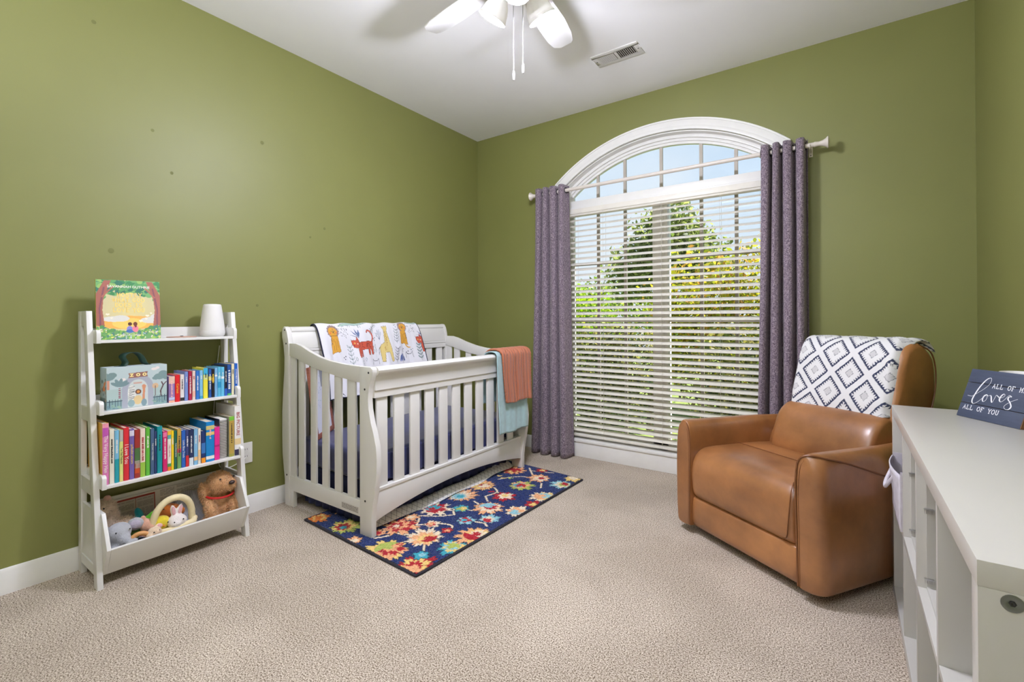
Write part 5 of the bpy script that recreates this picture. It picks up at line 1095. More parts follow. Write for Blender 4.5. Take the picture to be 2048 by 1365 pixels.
def lattice():
    m, t, b = nodes('white_diamond_lattice'); mp = coords(t); sx = t.nodes.new('ShaderNodeSeparateXYZ'); t.links.new(mp, sx.inputs[0])
    def mm(op, a, b_=None):
        n = t.nodes.new('ShaderNodeMath'); n.operation = op
        for i, q in enumerate((a, b_)):
            if q is None: continue
            if isinstance(q, (int, float)): n.inputs[i].default_value = q
            else: t.links.new(q, n.inputs[i])
        return n.outputs[0]
    a = mm('PINGPONG', mm('ADD', sx.outputs['Y'], mm('MULTIPLY', sx.outputs['Z'], 1.3)), 0.019); b2 = mm('PINGPONG', mm('SUBTRACT', sx.outputs['Y'], mm('MULTIPLY', sx.outputs['Z'], 1.3)), 0.019)
    ln = mm('LESS_THAN', mm('MINIMUM', a, b2), 0.0011)
    mx = t.nodes.new('ShaderNodeMix'); mx.data_type = 'RGBA'; mx.inputs['A'].default_value = S(246, 244, 244); mx.inputs['B'].default_value = S(120, 120, 128); t.links.new(ln, mx.inputs['Factor'])
    t.links.new(mx.outputs['Result'], b.inputs['Base Color']); b.inputs['Roughness'].default_value = 0.85; return m
M_LAT = lattice()
def hem(u, v):
    y = -.63 + 1.27 * u; dip = 0.03 * math.sin(math.pi * u); return (.268 + .055 * v ** 0.7 + dip + .006 * math.sin(u * 21) * v, y, .052 - .036 * v + .004 * math.sin(u * 17))
so = MB().grid(hem, 120, 8).build('patterned_hem', M_LAT, sk, smooth=True).modifiers.new('t', 'SOLIDIFY'); so.thickness = 0.003
# framed board standing in the near corner of the crib
fb = thing('framed_print', 'white print in a reddish wooden frame leaning in the corner inside the crib', 'picture frame', (0.205, -1.70, 0.403), 0)
Mf = basis((0, 0, 0), (-.62, .785, 0), (-.10, -.07, 1))
M_MAH = plain('reddish_wood', S(150, 88, 72), 0.5, 0.12, 20, sc=(1, 1, 6))
for a, b, c, d in ((-.15, 0, -.122, .42), (.122, 0, .15, .42), (-.122, 0, .122, .028), (-.122, .392, .122, .42)): MB().box(a, b, -.008, c, d, .008, Mf).build('frame_rail', M_MAH, fb, 0.002)
def sheetp(P):
    p = Paint(P, S(226, 228, 240)); g = np.random.default_rng(4)
    for i in range(60): x, y = g.uniform(-.11, .11), g.uniform(.1, .34); p.line([(x, y), (x + g.uniform(-.02, .02), y + g.uniform(-.02, .02))], .002, [S(150, 170, 200), S(180, 190, 206), S(150, 190, 190)][i % 3])
    p.rect(.02, .26, .12, .37, S(150, 152, 160)); return p.c
slab_print('print', .246, .366, .002, 80, 110, sheetp, M_PRINT, fb, Mf @ Matrix.Translation((0, .027, .001)))
MB().box(-.123, .027, -.004, .123, .393, .0, Mf).build('backing', plain('backing_board', S(120, 110, 100), 0.8), fb)

# ------------------------------------------------------------------ animal blanket over the headboard
bpth = smoothpath([(.0225, .90), (.014, .98), (.013, 1.03), (.022, 1.055), (.042, 1.066), (.064, 1.062), (.084, 1.035), (.098, .985), (.108, .93), (.118, .87), (.132, .79), (.146, .70), (.155, .60)], 14)
bp = np.array(bpth); al = np.concatenate([[0], np.cumsum(np.linalg.norm(np.diff(bp, axis=0), axis=1))]); itop = int(np.argmax(bp[:, 1])); al = al - al[itop]
nv_, nu_ = 190, 330
sv = np.linspace(al[0], al[-1], nv_); bx_ = np.interp(sv, al, bp[:, 0]); bzz = np.interp(sv, al, bp[:, 1])
yu = np.linspace(-1.682, -.842, nu_)
V_ = []; PP = []
for j in range(nv_):
    d = sv[j]
    for i in range(nu_):
        u = i / (nu_ - 1); k = max(0, min(1, d / .35))
        w = .010 * math.sin(u * 19 + 2.2 * k) + .007 * math.sin(u * 43 + 1.0) * k + .004 * math.sin(u * 71 - 3 * k)
        yo = yu[i] + .03 * k * (1 - u) + .05 * k * (u if u > .8 else 0) * (u - .8) * 5
        V_.append((bx_[j] + max(0, w * (.2 + k) + .010 * k), yo, bzz[j] + (.003 * math.sin(u * 31) if -.05 < d < .06 else 0))); PP.append((yu[i], d))
PP = np.array(PP)
def paint_animals(P):
    p = Paint(P, S(232, 231, 238)); K = S(46, 50, 66); OC = S(222, 164, 62); MA = S(150, 128, 128); RD = S(200, 86, 64); GI = S(220, 198, 128); BL = S(104, 124, 168); GR = S(120, 138, 140); CR = S(170, 194, 186)
    y = lambda v: v
    def lion(x, d, s, fl=1):
        p.petals(x, d, .036 * s, 14, MA, 0, .12); p.ell(x - .003 * fl, d + .002, .026 * s, .024 * s, OC); 
        for e_ in (-1, 1): p.line([(x + e_ * .012 * s - .004, d - .002), (x + e_ * .006 * s - .002, d)], .003, K); p.ell(x + e_ * .017 * s, d + .008 * s, .005 * s, .004 * s, S(226, 110, 70))
        p.poly([(x - .006, d - .014 * s), (x + .004, d - .014 * s), (x + .002, d + .002), (x - .004, d + .002)], S(190, 140, 80)); p.ell(x - .001, d + .004, .0045, .0035, K); p.line([(x - .001, d + .006), (x - .006, d + .014)], .002, K); p.line([(x - .001, d + .006), (x + .005, d + .014)], .002, K)
        b = [(x - .020 * fl, d + .030), (x + .026 * fl, d + .030), (x + .036 * fl, d + .105 * s), (x + .020 * fl, d + .110 * s), (x + .006 * fl, d + .106 * s), (x - .012 * fl, d + .112 * s), (x - .030 * fl, d + .118 * s), (x - .026 * fl, d + .07)]
        p.poly(b, OC); p.line(b + [b[0]], .0026, S(150, 104, 50))
        for q in (-.008, .004, .016): p.line([(x + q * fl, d + .05), (x + (q - .002) * fl, d + .1 * s)], .002, S(150, 104, 50))
        for q in range(5): p.line([(x - .026 * fl, d + .05 + q * .009), (x - .018 * fl, d + .048 + q * .009)], .003, K)
    def cat(x, d, fl=1, k=1.22):
        f = lambda a, b: (x + a * fl * k, d + b * k)
        tail = smoothpath([f(.052, -.006), f(.062, -.04), f(.052, -.07), f(.034, -.076), f(.028, -.068)], 5); p.line(tail, .011, S(120, 56, 50)); p.line(tail, .008, RD)
        body = [f(-.040, -.010), f(-.02, -.014), f(.03, -.018), f(.058, -.014), f(.06, .02), f(.058, .058), f(.046, .058), f(.044, .03), f(.036, .028), f(.034, .058), f(.022, .058), f(.02, .026), f(-.018, .03), f(-.020, .068), f(-.030, .068), f(-.031, .042), f(-.035, .07), f(-.045, .07), f(-.047, .03)]
        p.poly(body, RD); p.line(body + [body[0]], .0022, S(110, 50, 46))
        g = np.random.default_rng(int(abs(x) * 100))
        for i in range(34): a, b = g.uniform(-.03, .056), g.uniform(-.012, .022); p.ell(x + a * fl, d + b, .0022, .003, S(120, 44, 40))
        hd = [f(-.075, -.022), f(-.066, -.026), f(-.052, -.024), f(-.046, -.044), f(-.034, -.02), f(-.034, .008), f(-.05, .02), f(-.068, .014), f(-.076, -.004), f(-.078, -.03)]
        p.poly(hd, RD); p.line(hd + [hd[0]], .0022, S(110, 50, 46)); p.ell(*f(-.062, -.008), .006, .005, S(222, 176, 90)); p.ell(*f(-.046, -.004), .005, .004, S(240, 220, 200)); p.ell(*f(-.066, .004), .003, .003, K)
    def sprig(x, d, h, c, lean=0, n=4, fill=None):
        p.line([(x, d), (x + lean, d - h)], .0028, c)
        for i in range(n):
            t_ = (i + .6) / n; cx, cy = x + lean * t_, d - h * t_
            for s_ in (-1, 1):
                if fill: p.ell(cx + s_ * .013, cy - .008, .014, .0055, fill, 50 * -s_)
                p.line([(cx, cy), (cx + s_ * .020, cy - .020), (cx + s_ * .016, cy - .006), (cx, cy)], .0022, c)
    lion(-1.580, .066, 1.25); lion(-1.0, .046, 1.15, -1)
    p.line(smoothpath([(-.985, .15), (-.99, .18), (-.97, .2), (-.955, .2)], 5), .008, OC)
    cat(-1.36, .16, 1); cat(-.80, .155, 1)
    # crocodile
    cr = [(-1.53, .03), (-1.5, .012), (-1.46, .006), (-1.4, .002), (-1.35, .004), (-1.305, .012), (-1.35, .020), (-1.4, .026), (-1.46, .03), (-1.5, .034)]; p.poly(cr, CR); p.line(cr + [cr[0]], .0024, GR)
    for a in (-1.46, -1.445, -1.38, -1.365): p.line([(a, .026), (a, .042)], .004, GR)
    cr2 = [(-.95 + .0, .012), (-.9, .004), (-.85, .008), (-.83, .016), (-.9, .022), (-.94, .02)]; p.poly(cr2, CR); p.line(cr2 + [cr2[0]], .0024, GR)
    # giraffe
    gi = [(-1.152, .075), (-1.140, .15), (-1.132, .19), (-1.124, .29), (-1.142, .294), (-1.152, .225), (-1.192, .226), (-1.200, .29), (-1.220, .29), (-1.230, .19), (-1.210, .168), (-1.182, .152), (-1.176, .075)]
    p.poly(gi, GI); p.line(gi + [gi[0]], .0022, S(140, 120, 70)); hd = [(-1.186, .045), (-1.180, .035), (-1.172, .046), (-1.164, .034), (-1.158, .046), (-1.146, .036), (-1.144, .05), (-1.152, .078), (-1.174, .082), (-1.178, .062)]; p.poly(hd, GI); p.line(hd + [hd[0]], .002, S(140, 120, 70))
    g = np.random.default_rng(8)
    for i in range(40): t_ = g.random(); p.ell(-1.164 + g.uniform(-.006, .008) - (.02 * (t_ > .75)), .08 + .13 * t_, .0028, .0034, S(190, 150, 84))
    p.line(smoothpath([(-1.222, .185), (-1.236, .2), (-1.24, .24)], 4), .003, K)
    # foliage and small marks
    for x, d in ((-1.395, .115), (-.815, .13)):
        for a, l in ((-.052, .05), (-.026, .062), (.004, .058), (-.06, .022)): p.poly([(x, d), (x + a * .55 - .008, d - l * .55), (x + a, d - l), (x + a * .6 + .010, d - l * .5)], BL); p.line([(x, d), (x + a, d - l)], .0018, S(70, 84, 120))
    sprig(-1.47, .30, .13, GR, -.004, 5); sprig(-.885, .30, .12, S(86, 104, 112), .006, 5, S(170, 186, 186)); sprig(-1.10, .30, .10, K, .03, 5); sprig(-1.075, .165, .10, S(120, 130, 136), .012, 5)
    for a, l in ((-.03, .05), (-.012, .07), (.006, .075), (.02, .055)): p.line([(-1.222, .135), (-1.222 + a, .135 - l)], .0026, S(130, 138, 160)); p.ell(-1.222 + a * .7, .135 - l * .75, .004, .016, S(186, 192, 204), 12)
    for a, l in ((-.018, .05), (-.006, .06), (.008, .055), (.02, .04)): p.ell(-1.04 + a, .30 - l * .5, .006, l * .5, S(90, 106, 160), -a * 600)
    vn = smoothpath([(-1.246, -.01), (-1.25, .03), (-1.275, .05), (-1.29, .08)], 6); p.line(vn, .005, S(130, 134, 136))
    for q in vn[::3]: p.line([(q[0], q[1]), (q[0] + .016, q[1] - .008), (q[0] + .014, q[1] + .006), (q[0], q[1])], .002, S(130, 134, 136)); 
    for q in vn[2::4]: p.line([(q[0], q[1]), (q[0] - .014, q[1] - .004), (q[0] - .010, q[1] + .008), (q[0], q[1])], .002, S(130, 134, 136))
    for cx, cy in ((-1.504, .075), (-.925, .062)):
        for i in range(24): a, b = g.uniform(-.03, .03), g.uniform(-.032, .032); p.line([(cx + a, cy + b), (cx + a + .003, cy + b + .006)], .0022, K)
    for cx, cy in ((-1.278, .125), (-.99, .235), (-1.03, .215), (-.95, .22), (-1.53, .24), (-1.07, .03), (-.96, .005)):
        for a, b in ((0, 0), (.014, -.006), (.008, .012)): p.ell(cx + a, cy + b, .004, .0034, K)
    for a, b in ((-1.29, .18), (-1.268, .178), (-1.285, .21), (-1.264, .208), (-1.36, .262), (-1.40, .28), (-1.44, .255)): p.line([(a, b - .014), (a + .006, b), (a, b + .014), (a - .006, b), (a, b - .014)], .002, GR)
    for cx, cy in ((-1.278, .285), (-.97, .255)): p.line([(cx - .028, cy + .02), (cx - .026, cy - .02), (cx - .014, cy - .006), (cx + .012, cy - .006), (cx + .024, cy - .02), (cx + .028, cy + .02)], .0026, K)
    for i in range(30): a, b = g.uniform(-1.66, -.86), g.uniform(-.16, -.02); p.line([(a, b), (a + .01, b + .008)], .003, [K, GR, BL][i % 3])
    for i in range(40): a, b = g.uniform(-1.66, -.86), g.uniform(.32, .5); p.line([(a, b), (a + .012, b + .012)], .003, [K, GR, BL][i % 3])
    return p.c
ab = thing('animal_blanket', 'white blanket printed with lions, cats and a giraffe draped over the crib headboard', 'blanket', (0, 0, 0))
me = bpy.data.meshes.new('cloth'); me.from_pydata(V_, [], [(j * nu_ + i, j * nu_ + i + 1, (j + 1) * nu_ + i + 1, (j + 1) * nu_ + i) for j in range(nv_ - 1) for i in range(nu_ - 1)])
for q in me.polygons: q.use_smooth = True
ao = link('cloth', me, painted('printed_plush_cotton', 0.85, 500, 0.15, 0.2, 0.001), ab); set_print(ao, paint_animals(PP))
so = ao.modifiers.new('t', 'SOLIDIFY'); so.thickness = 0.004; so.offset = -1
M_BIND = plain('navy_binding', S(34, 36, 58), 0.8, 0.1, 100)
for i in (0, nu_ - 1): MB().tube([V_[j * nu_ + i] for j in range(0, nv_, 3)], 0.005, 8).build('binding', M_BIND, ab, smooth=True)
MB().tube([V_[(nv_ - 1) * nu_ + i] for i in range(0, nu_, 4)], 0.005, 8).build('binding', M_BIND, ab, smooth=True)

# ------------------------------------------------------------------ teal blanket and orange knit on the front rail
def over_rail(name, label, path, yfun, mat, n=70, m=90, amp=.006, th=.006, seed=0, fold=18, relief=None):
    pp = np.array(smoothpath(path, 10)); L = np.concatenate([[0], np.cumsum(np.linalg.norm(np.diff(pp, axis=0), axis=1))]); L /= L[-1]; it = int(np.argmax(pp[:, 1])); vt = L[it]
    def fn(u, v):
        x = np.interp(v, L, pp[:, 0]); z = np.interp(v, L, pp[:, 1]); k = max(0, (v - vt) / (1 - vt)) if v > vt else max(0, (vt - v) / vt) * .6
        sg = 1 if v > vt else -1
        w = amp * (1 + math.sin(u * fold + seed)) * k ** .6 + .5 * amp * (1 + math.sin(u * fold * 2.3 + 1 + 2 * k)) * k
        if relief:
            d = relief(u, v); v2 = min(1, v + .01); v1 = max(0, v - .01); tx_ = np.interp(v2, L, pp[:, 0]) - np.interp(v1, L, pp[:, 0]); tz_ = np.interp(v2, L, pp[:, 1]) - np.interp(v1, L, pp[:, 1]); tl = math.hypot(tx_, tz_)
            x += -tz_ / tl * d; z += tx_ / tl * d
        return (x + sg * w, yfun(u, v, k), z + .004 * math.sin(u * 9 + seed) * k)
    o = MB().grid(fn, n, m).build(name, mat, None, smooth=True, sharp=180); tag(o, label, 'blanket')
    so = o.modifiers.new('t', 'SOLIDIFY'); so.thickness = th; so.offset = 1; return o
M_TEAL = plain('pale_teal_fleece', S(166, 196, 200), 0.95, 0.06, 40, 260, 0.5, sheen=0.4, spec=0.1)
over_rail('fleece_blanket', 'pale teal fleece blanket hanging over the crib front rail under the orange knit', [(.778, .52), (.782, .65), (.785, .80), (.79, .85), (.81, .868), (.84, .872), (.868, .868), (.884, .852), (.886, .82), (.886, .70), (.889, .55), (.895, .42), (.897, .325)],
          lambda u, v, k: -.890 + .352 * u + .012 * k * (0.5 - u), M_TEAL, seed=1, amp=.004, fold=15)
def knit():
    m, t, b = nodes('coral_cable_knit'); w = t.nodes.new('ShaderNodeTexWave'); w.wave_type = 'BANDS'; w.bands_direction = 'DIAGONAL'; w.inputs['Scale'].default_value = 85; w.inputs['Distortion'].default_value = 1.5
    t.links.new(coords(t, (1, 1, 1)), w.inputs['Vector'])
    c = t.nodes.new('ShaderNodeTexWave'); c.wave_type = 'BANDS'; c.bands_direction = 'Y'; c.inputs['Scale'].default_value = 9.5; c.inputs['Distortion'].default_value = 2.5; t.links.new(coords(t, (1, 1, 1)), c.inputs['Vector'])
    mx = t.nodes.new('ShaderNodeMath'); mx.operation = 'MULTIPLY_ADD'; t.links.new(c.outputs['Fac'], mx.inputs[0]); mx.inputs[1].default_value = 1.6; t.links.new(w.outputs['Fac'], mx.inputs[2])
    t.links.new(ramp_mix(t, w.outputs['Fac'], S(232, 112, 58), S(252, 152, 92), 0.2, 0.8), b.inputs['Base Color']); b.inputs['Roughness'].default_value = 0.9; b.inputs['Sheen Weight'].default_value = 0.3; bump(t, b, mx.outputs[0], 1.0, 0.006); return m
over_rail('knit_blanket', 'coral orange cable knit blanket folded over the crib rail beside the curtain', [(.765, .66), (.772, .76), (.778, .85), (.80, .876), (.84, .882), (.872, .877), (.893, .858), (.897, .82), (.898, .72), (.902, .62), (.907, .53)],
          lambda u, v, k: -.855 + .352 * u + (.026 * k * (1 - u) if v > .4 else 0) - .012 * k * u, knit(), n=190, m=230, seed=2, th=.009, amp=.004, fold=20,
          relief=lambda u, v: .0040 * abs(math.sin(u * math.pi * 7)) ** .7 + .0022 * math.sin(v * 190 + (1 if int(u * 7) % 2 else -1) * u * 110))
# ------------------------------------------------------------------ cognac leather glider
def leather():
    m, t, b = nodes('cognac_leather')
    f = noise(t, 3.5, 5, rough=0.6); g = noise(t, 60, 3)
    t.links.new(ramp_mix(t, f, S(126, 80, 42), S(178, 120, 70), 0.32, 0.68), b.inputs['Base Color'])
    r = t.nodes.new('ShaderNodeMapRange'); r.inputs['To Min'].default_value = 0.30; r.inputs['To Max'].default_value = 0.40; t.links.new(f, r.inputs['Value']); t.links.new(r.outputs[0], b.inputs['Roughness'])
    b.inputs['Specular IOR Level'].default_value = 0.8; b.inputs['Coat Weight'].default_value = 0.35; b.inputs['Coat Roughness'].default_value = 0.32
    cr = t.nodes.new('ShaderNodeTexVoronoi'); cr.inputs['Scale'].default_value = 330; t.links.new(coords(t), cr.inputs['Vector'])
    m2 = t.nodes.new('ShaderNodeMath'); m2.operation = 'MULTIPLY_ADD'; t.links.new(cr.outputs['Distance'], m2.inputs[0]); m2.inputs[1].default_value = 0.25; t.links.new(noise(t, 14, 4), m2.inputs[2])
    bump(t, b, m2.outputs[0], 0.14, 0.004); return m
M_LEA = leather(); M_SEAM = plain('leather_piping', S(120, 74, 40), 0.45, 0.12, 60)
ch = thing('leather_armchair', 'cognac brown leather glider armchair in the corner beside the window', 'armchair', (2.072, -.852, 0), R(-33.5))
MB().lathe([(0, 0), (.24, 0), (.245, .006), (.24, .02), (.2, .03), (0, .03)], 40, Matrix.Translation((.36, .40, 0))).build('swivel_base', M_BLACK, ch, smooth=True)
def loft(secs, cap=True):
    """secs: list of closed rings (same count) -> skinned solid"""
    mb = MB(); n = len(secs[0]); vs = [p for s in secs for p in s]
    fs = [(i * n + j, i * n + (j + 1) % n, (i + 1) * n + (j + 1) % n, (i + 1) * n + j) for i in range(len(secs) - 1) for j in range(n)]
    if cap: fs += [tuple(range(n))[::-1], tuple(range((len(secs) - 1) * n, len(secs) * n))]
    return mb.add(vs, fs)
def soften(o, lv=1):
    s = o.modifiers.new('sub', 'SUBSURF'); s.levels = lv; s.render_levels = lv; return o
def rounded(prof, us, inset, fn):
    """extrude profile (a,b) along us, pulling it in at both ends so the ends are pillowed"""
    P = np.array(smoothpath(prof + [prof[0]], 5)[:-1]); c = P.mean(0); secs = []
    n = len(us)
    d_ = P - c; ln = np.linalg.norm(d_, axis=1, keepdims=True); nd = d_ / np.maximum(ln, 1e-6)
    for i, u in enumerate(us):
        k = inset[i]; Q = P - nd * np.minimum(k, ln * 0.7); secs.append([fn(float(u), float(q[0]), float(q[1])) for q in Q])
    return loft(secs)
ends = lambda a, b, r=.02: ([a, a + r * .15, a + r * .5, a + r, a + r * 2] + list(np.linspace(a + .1, b - .1, 6)) + [b - r * 2, b - r, b - r * .5, b - r * .15, b], [r, r * .55, r * .2, r * .03, 0] + [0] * 6 + [0, r * .03, r * .2, r * .55, r])
uvz = lambda u, a, b: (u, a, b)
us, ins = ends(.066, .632, .022)
seat = rounded([(.02, .188), (-.004, .215), (-.012, .28), (-.012, .335), (.004, .39), (.045, .428), (.12, .44), (.28, .436), (.48, .425), (.56, .40), (.56, .25), (.3, .2)], us, ins, uvz).build('seat_cushion', M_LEA, ch, smooth=True, sharp=70)
us, ins = ends(.062, .640, .012)
rounded([(.012, .045), (.0, .07), (-.002, .12), (.004, .17), (.02, .19), (.1, .192), (.12, .1), (.1, .04), (.04, .035)], us, ins, uvz).build('kick_panel', M_LEA, ch, smooth=True, sharp=70)
MB().tube([(u, .288 + .004 * math.sin(u * 9), .4395) for u in np.linspace(.08, .62, 16)], .0018, 6).build('seat_seam', M_SEAM, ch, smooth=True)
MB().tube(smoothpath([(.60, .035, .43), (.617, -.002, .40), (.618, -.013, .34), (.612, -.0145, .27), (.598, -.006, .215), (.57, .004, .198)], 6), .0022, 6).build('footrest_seam', M_SEAM, ch, smooth=True)
# arms: inner face, rounded top, flared outer face, closing round towards the back
def arm_ring(v, side, fr=0.0):
    k = max(0, (v - .38) / .42); k = k * k
    zt = .572 - .012 * v / .5 if v < .5 else .560 - .02 * (v - .5)
    sh = -.17 * k                                   # rounds in behind
    inn = -.03 * k
    pts = [(.648 + inn, .045), (.645 + inn, .25), (.640 + inn, .42), (.646 + inn, .52), (.660 + inn, zt - .014), (.688 + inn * .6 + sh * .4, zt), (.718 + sh * .8, zt - .012), (.742 + sh, zt - .06), (.752 + sh, zt - .17), (.753 + sh, .25), (.748 + sh, .08), (.728 + sh * .9, .04)]
    if fr:                                          # the outer front edge turns in a soft corner, the inner edge stays crisp
        pts = [(max(a - fr * (1 if q > 5 else .35 if q == 5 else 0), .662 if q > 4 else 0), b - (fr * .35 if 3 <= q <= 8 else 0) + (fr * .15 if q in (0, 11) else 0)) for q, (a, b) in enumerate(pts)]
    P = smoothpath(pts + [pts[0]], 3)[:-1]
    return [((q[0] if side > 0 else .715 - q[0]), v, q[1]) for q in P]
for side in (1, -1):
    rr_ = .055 if side > 0 else .016
    secs = [arm_ring(v, side, rr_ - math.sqrt(max(0, rr_ ** 2 - (rr_ - min(rr_, v + .0125)) ** 2))) for v in [-.0125 + rr_ * q for q in (0, .02, .08, .19, .37, .6, .84, 1)]] + [arm_ring(v, side) for v in (.1, .2, .3, .38, .45, .52, .6, .68)] + [arm_ring(v, side, f) for v, f in ((.74, .03), (.77, .06))]
    o = loft(secs).build('arm', M_LEA, ch, smooth=True, sharp=80)
    f = (lambda u: u) if side > 0 else (lambda u: .715 - u)
    MB().tube(smoothpath([(f(.652), -.012, .05), (f(.649), -.0135, .25), (f(.645), -.0135, .42), (f(.651), -.0135, .515), (f(.664), -.012, .550), (f(.684), -.004, .564), (f(.704), .012, .566), (f(.722), .05, .557), (f(.735), .14, .535), (f(.746), .26, .495), (f(.7497), .38, .455), (f(.742), .455, .44)], 5), .0042, 8).build('piping', M_SEAM, o, smooth=True)
    MB().tube(smoothpath([(f(.661), -.0125, .05), (f(.659), -.0127, .25), (f(.656), -.0127, .42), (f(.664), -.0127, .51), (f(.678), -.010, .545)], 5), .0012, 5).build('stitching', M_SEAM, o, smooth=True)
us, ins = ends(.06, .66, .06)
rounded([(.5, .05), (.5, .3), (.52, .48), (.62, .54), (.74, .53), (.80, .42), (.80, .2), (.76, .05), (.62, .04)], us, ins, uvz).build('back_shell', M_LEA, ch, smooth=True, sharp=80)
us, ins = ends(.135, .628, .03)
rounded([(.46, .40), (.452, .45), (.468, .52), (.50, .59), (.545, .635), (.60, .652), (.66, .62), (.66, .45), (.56, .39)], us, ins, uvz).build('lumbar_cushion', M_LEA, ch, smooth=True, sharp=80)
us, ins = ends(.15, .640, .035)
hd = rounded([(.60, .60), (.612, .68), (.640, .78), (.668, .87), (.70, .94), (.745, .975), (.80, .982), (.86, .955), (.915, .89), (.925, .75), (.88, .6), (.72, .56)], us, ins, uvz).build('headrest', M_LEA, ch, smooth=True, sharp=80)
MB().tube(smoothpath([(.628, .80, .968), (.644, .86, .935), (.645, .895, .86), (.645, .89, .75), (.64, .85, .62)], 6), .003, 6).build('piping', M_SEAM, hd, smooth=True)

# throw over the headrest
tp = np.array(smoothpath([(.585, .632), (.594, .66), (.600, .70), (.626, .78), (.654, .87), (.688, .945), (.735, .986), (.80, .994), (.850, .978), (.885, .94)], 14))
tl_ = np.concatenate([[0], np.cumsum(np.linalg.norm(np.diff(tp, axis=0), axis=1))])
def throw_print(P):
    p = Paint(P, S(228, 227, 228)); Pu, Pv = .172, .2; NV = S(52, 58, 84); GY = S(190, 188, 188)
    a, b = P[:, 0] / Pu, P[:, 1] / Pv; q = a + b; r = a - b; fq = q - np.floor(q) - .5; fr_ = r - np.floor(r) - .5; m = np.maximum(abs(fq), abs(fr_)); o = np.minimum(abs(fq), abs(fr_))
    side = np.where(abs(fq) > abs(fr_), fr_, fq); saw = np.abs(((side * 11.5) % 1) - .5) * 2
    p._p((m < .40) & (m > .36), NV); p._p((m <= .361) & (m > .361 - .075 * saw), NV)
    p._p((m < .29) & (m > .27) & (saw > .5), GY); p._p(m < .10, S(206, 204, 206)); dash = ((side * 26) % 1) < .6
    p._p((m < .118) & (m > .096) & dash, S(96, 98, 108)); return p.c
tnu, tnv = 210, 240; TV = []; TP = []
for j in range(tnv):
    l = tl_[-1] * j / (tnv - 1); a_ = np.interp(l, tl_, tp[:, 0]); z_ = np.interp(l, tl_, tp[:, 1])
    for i in range(tnu):
        w = i / (tnu - 1); k = j / (tnv - 1)
        uu = .128 + .018 * (1 - k) * (1 - w) + .487 * w + (.022 * (1 - k) if w > .6 else 0) * (w - .6) / .4 + .02 * (k - .5) * (w > .8) * (w - .8) * 5
        lowz = .018 * math.sin(w * 7 + .6) * max(0, 1 - k * 5)
        wr_ = .006 * math.sin(w * 26 + 5 * k) * max(0, (w - .62)) * 2.6 + .0035 * math.sin(w * 11 + 7 * k)
        wrap = .03 * max(0, (.06 - w) / .06) ** 2 + .05 * max(0, (w - .93) / .07) ** 2
        # cloth rolls back over the rounded ends of the headrest
        TV.append((uu, a_ + wrap - abs(wr_) * (1 if k < .5 else 0), z_ + lowz - .35 * wrap * (k > .35) + (abs(wr_) if k > .45 else 0))); TP.append((uu, l))
th = thing('diamond_throw', 'white throw with navy diamond pattern draped over the leather armchair headrest', 'throw blanket', (2.072, -.852, 0), R(-33.5))
me = bpy.data.meshes.new('cloth'); me.from_pydata(TV, [], [(j * tnu + i, j * tnu + i + 1, (j + 1) * tnu + i + 1, (j + 1) * tnu + i) for j in range(tnv - 1) for i in range(tnu - 1)])
for q in me.polygons: q.use_smooth = True
to = link('cloth', me, painted('plush_fleece_print', 0.95, 420, 0.35, 0.4, 0.002, spec=0.1), th); set_print(to, throw_print(np.array(TP)))
so = to.modifiers.new('t', 'SOLIDIFY'); so.thickness = 0.006; so.offset = 0

# ------------------------------------------------------------------ white cube storage unit
QX0, QX1, QY0, QY1, QH = 2.915, 3.305, -2.408, -.945, .745
M_CUBE = plain('white_foil_board', S(194, 191, 184), 0.3, 0.01, 6, spec=0.5)
cu = thing('cube_shelf', 'low white cube storage shelf along the right wall in the foreground', 'shelf unit', (QX0, QY0, 0))
Lq = QY1 - QY0; Dq = QX1 - QX0; fr_t = .038
MB().box(0, 0, QH - fr_t, Dq, Lq, QH).build('top_panel', M_CUBE, cu, 0.0012)
MB().box(0, 0, 0, Dq, Lq, fr_t).build('bottom_panel', M_CUBE, cu, 0.0012)
for y in (0, Lq - fr_t): MB().box(0.0005, y, fr_t, Dq, y + fr_t, QH - fr_t).build('end_panel', M_CUBE, cu, 0.001)
cw = (Lq - 2 * fr_t - 3 * .016) / 4; ys_c = [fr_t + k * (cw + .016) for k in range(4)]
for k in range(3): MB().box(.002, ys_c[k] + cw, fr_t, Dq - .002, ys_c[k] + cw + .016, QH - fr_t).build('divider', M_CUBE, cu, 0.0008)
zm = .352
for k in range(4): MB().box(.003, ys_c[k], zm, Dq - .002, ys_c[k] + cw, zm + .016).build('shelf', M_CUBE, cu, 0.0008)
for x in (.036, .35):
    sc_o = MB().lathe([(0, -.0004), (.0115, -.0004), (.0125, .0008), (.008, .0014), (.0055, .0006), (0, .0004)], 20, Matrix.Translation((x, 0, QH - .052)) @ Matrix.Rotation(R(90), 4, 'X')).build('screw', M_METAL, cu, smooth=True)
    MB().lathe([(0, .0006), (.0042, .0006), (.0042, .0016), (.002, .0018), (0, .001)], 6, Matrix.Translation((x, 0, QH - .052)) @ Matrix.Rotation(R(90), 4, 'X')).build('hex_socket', M_DARK, sc_o)
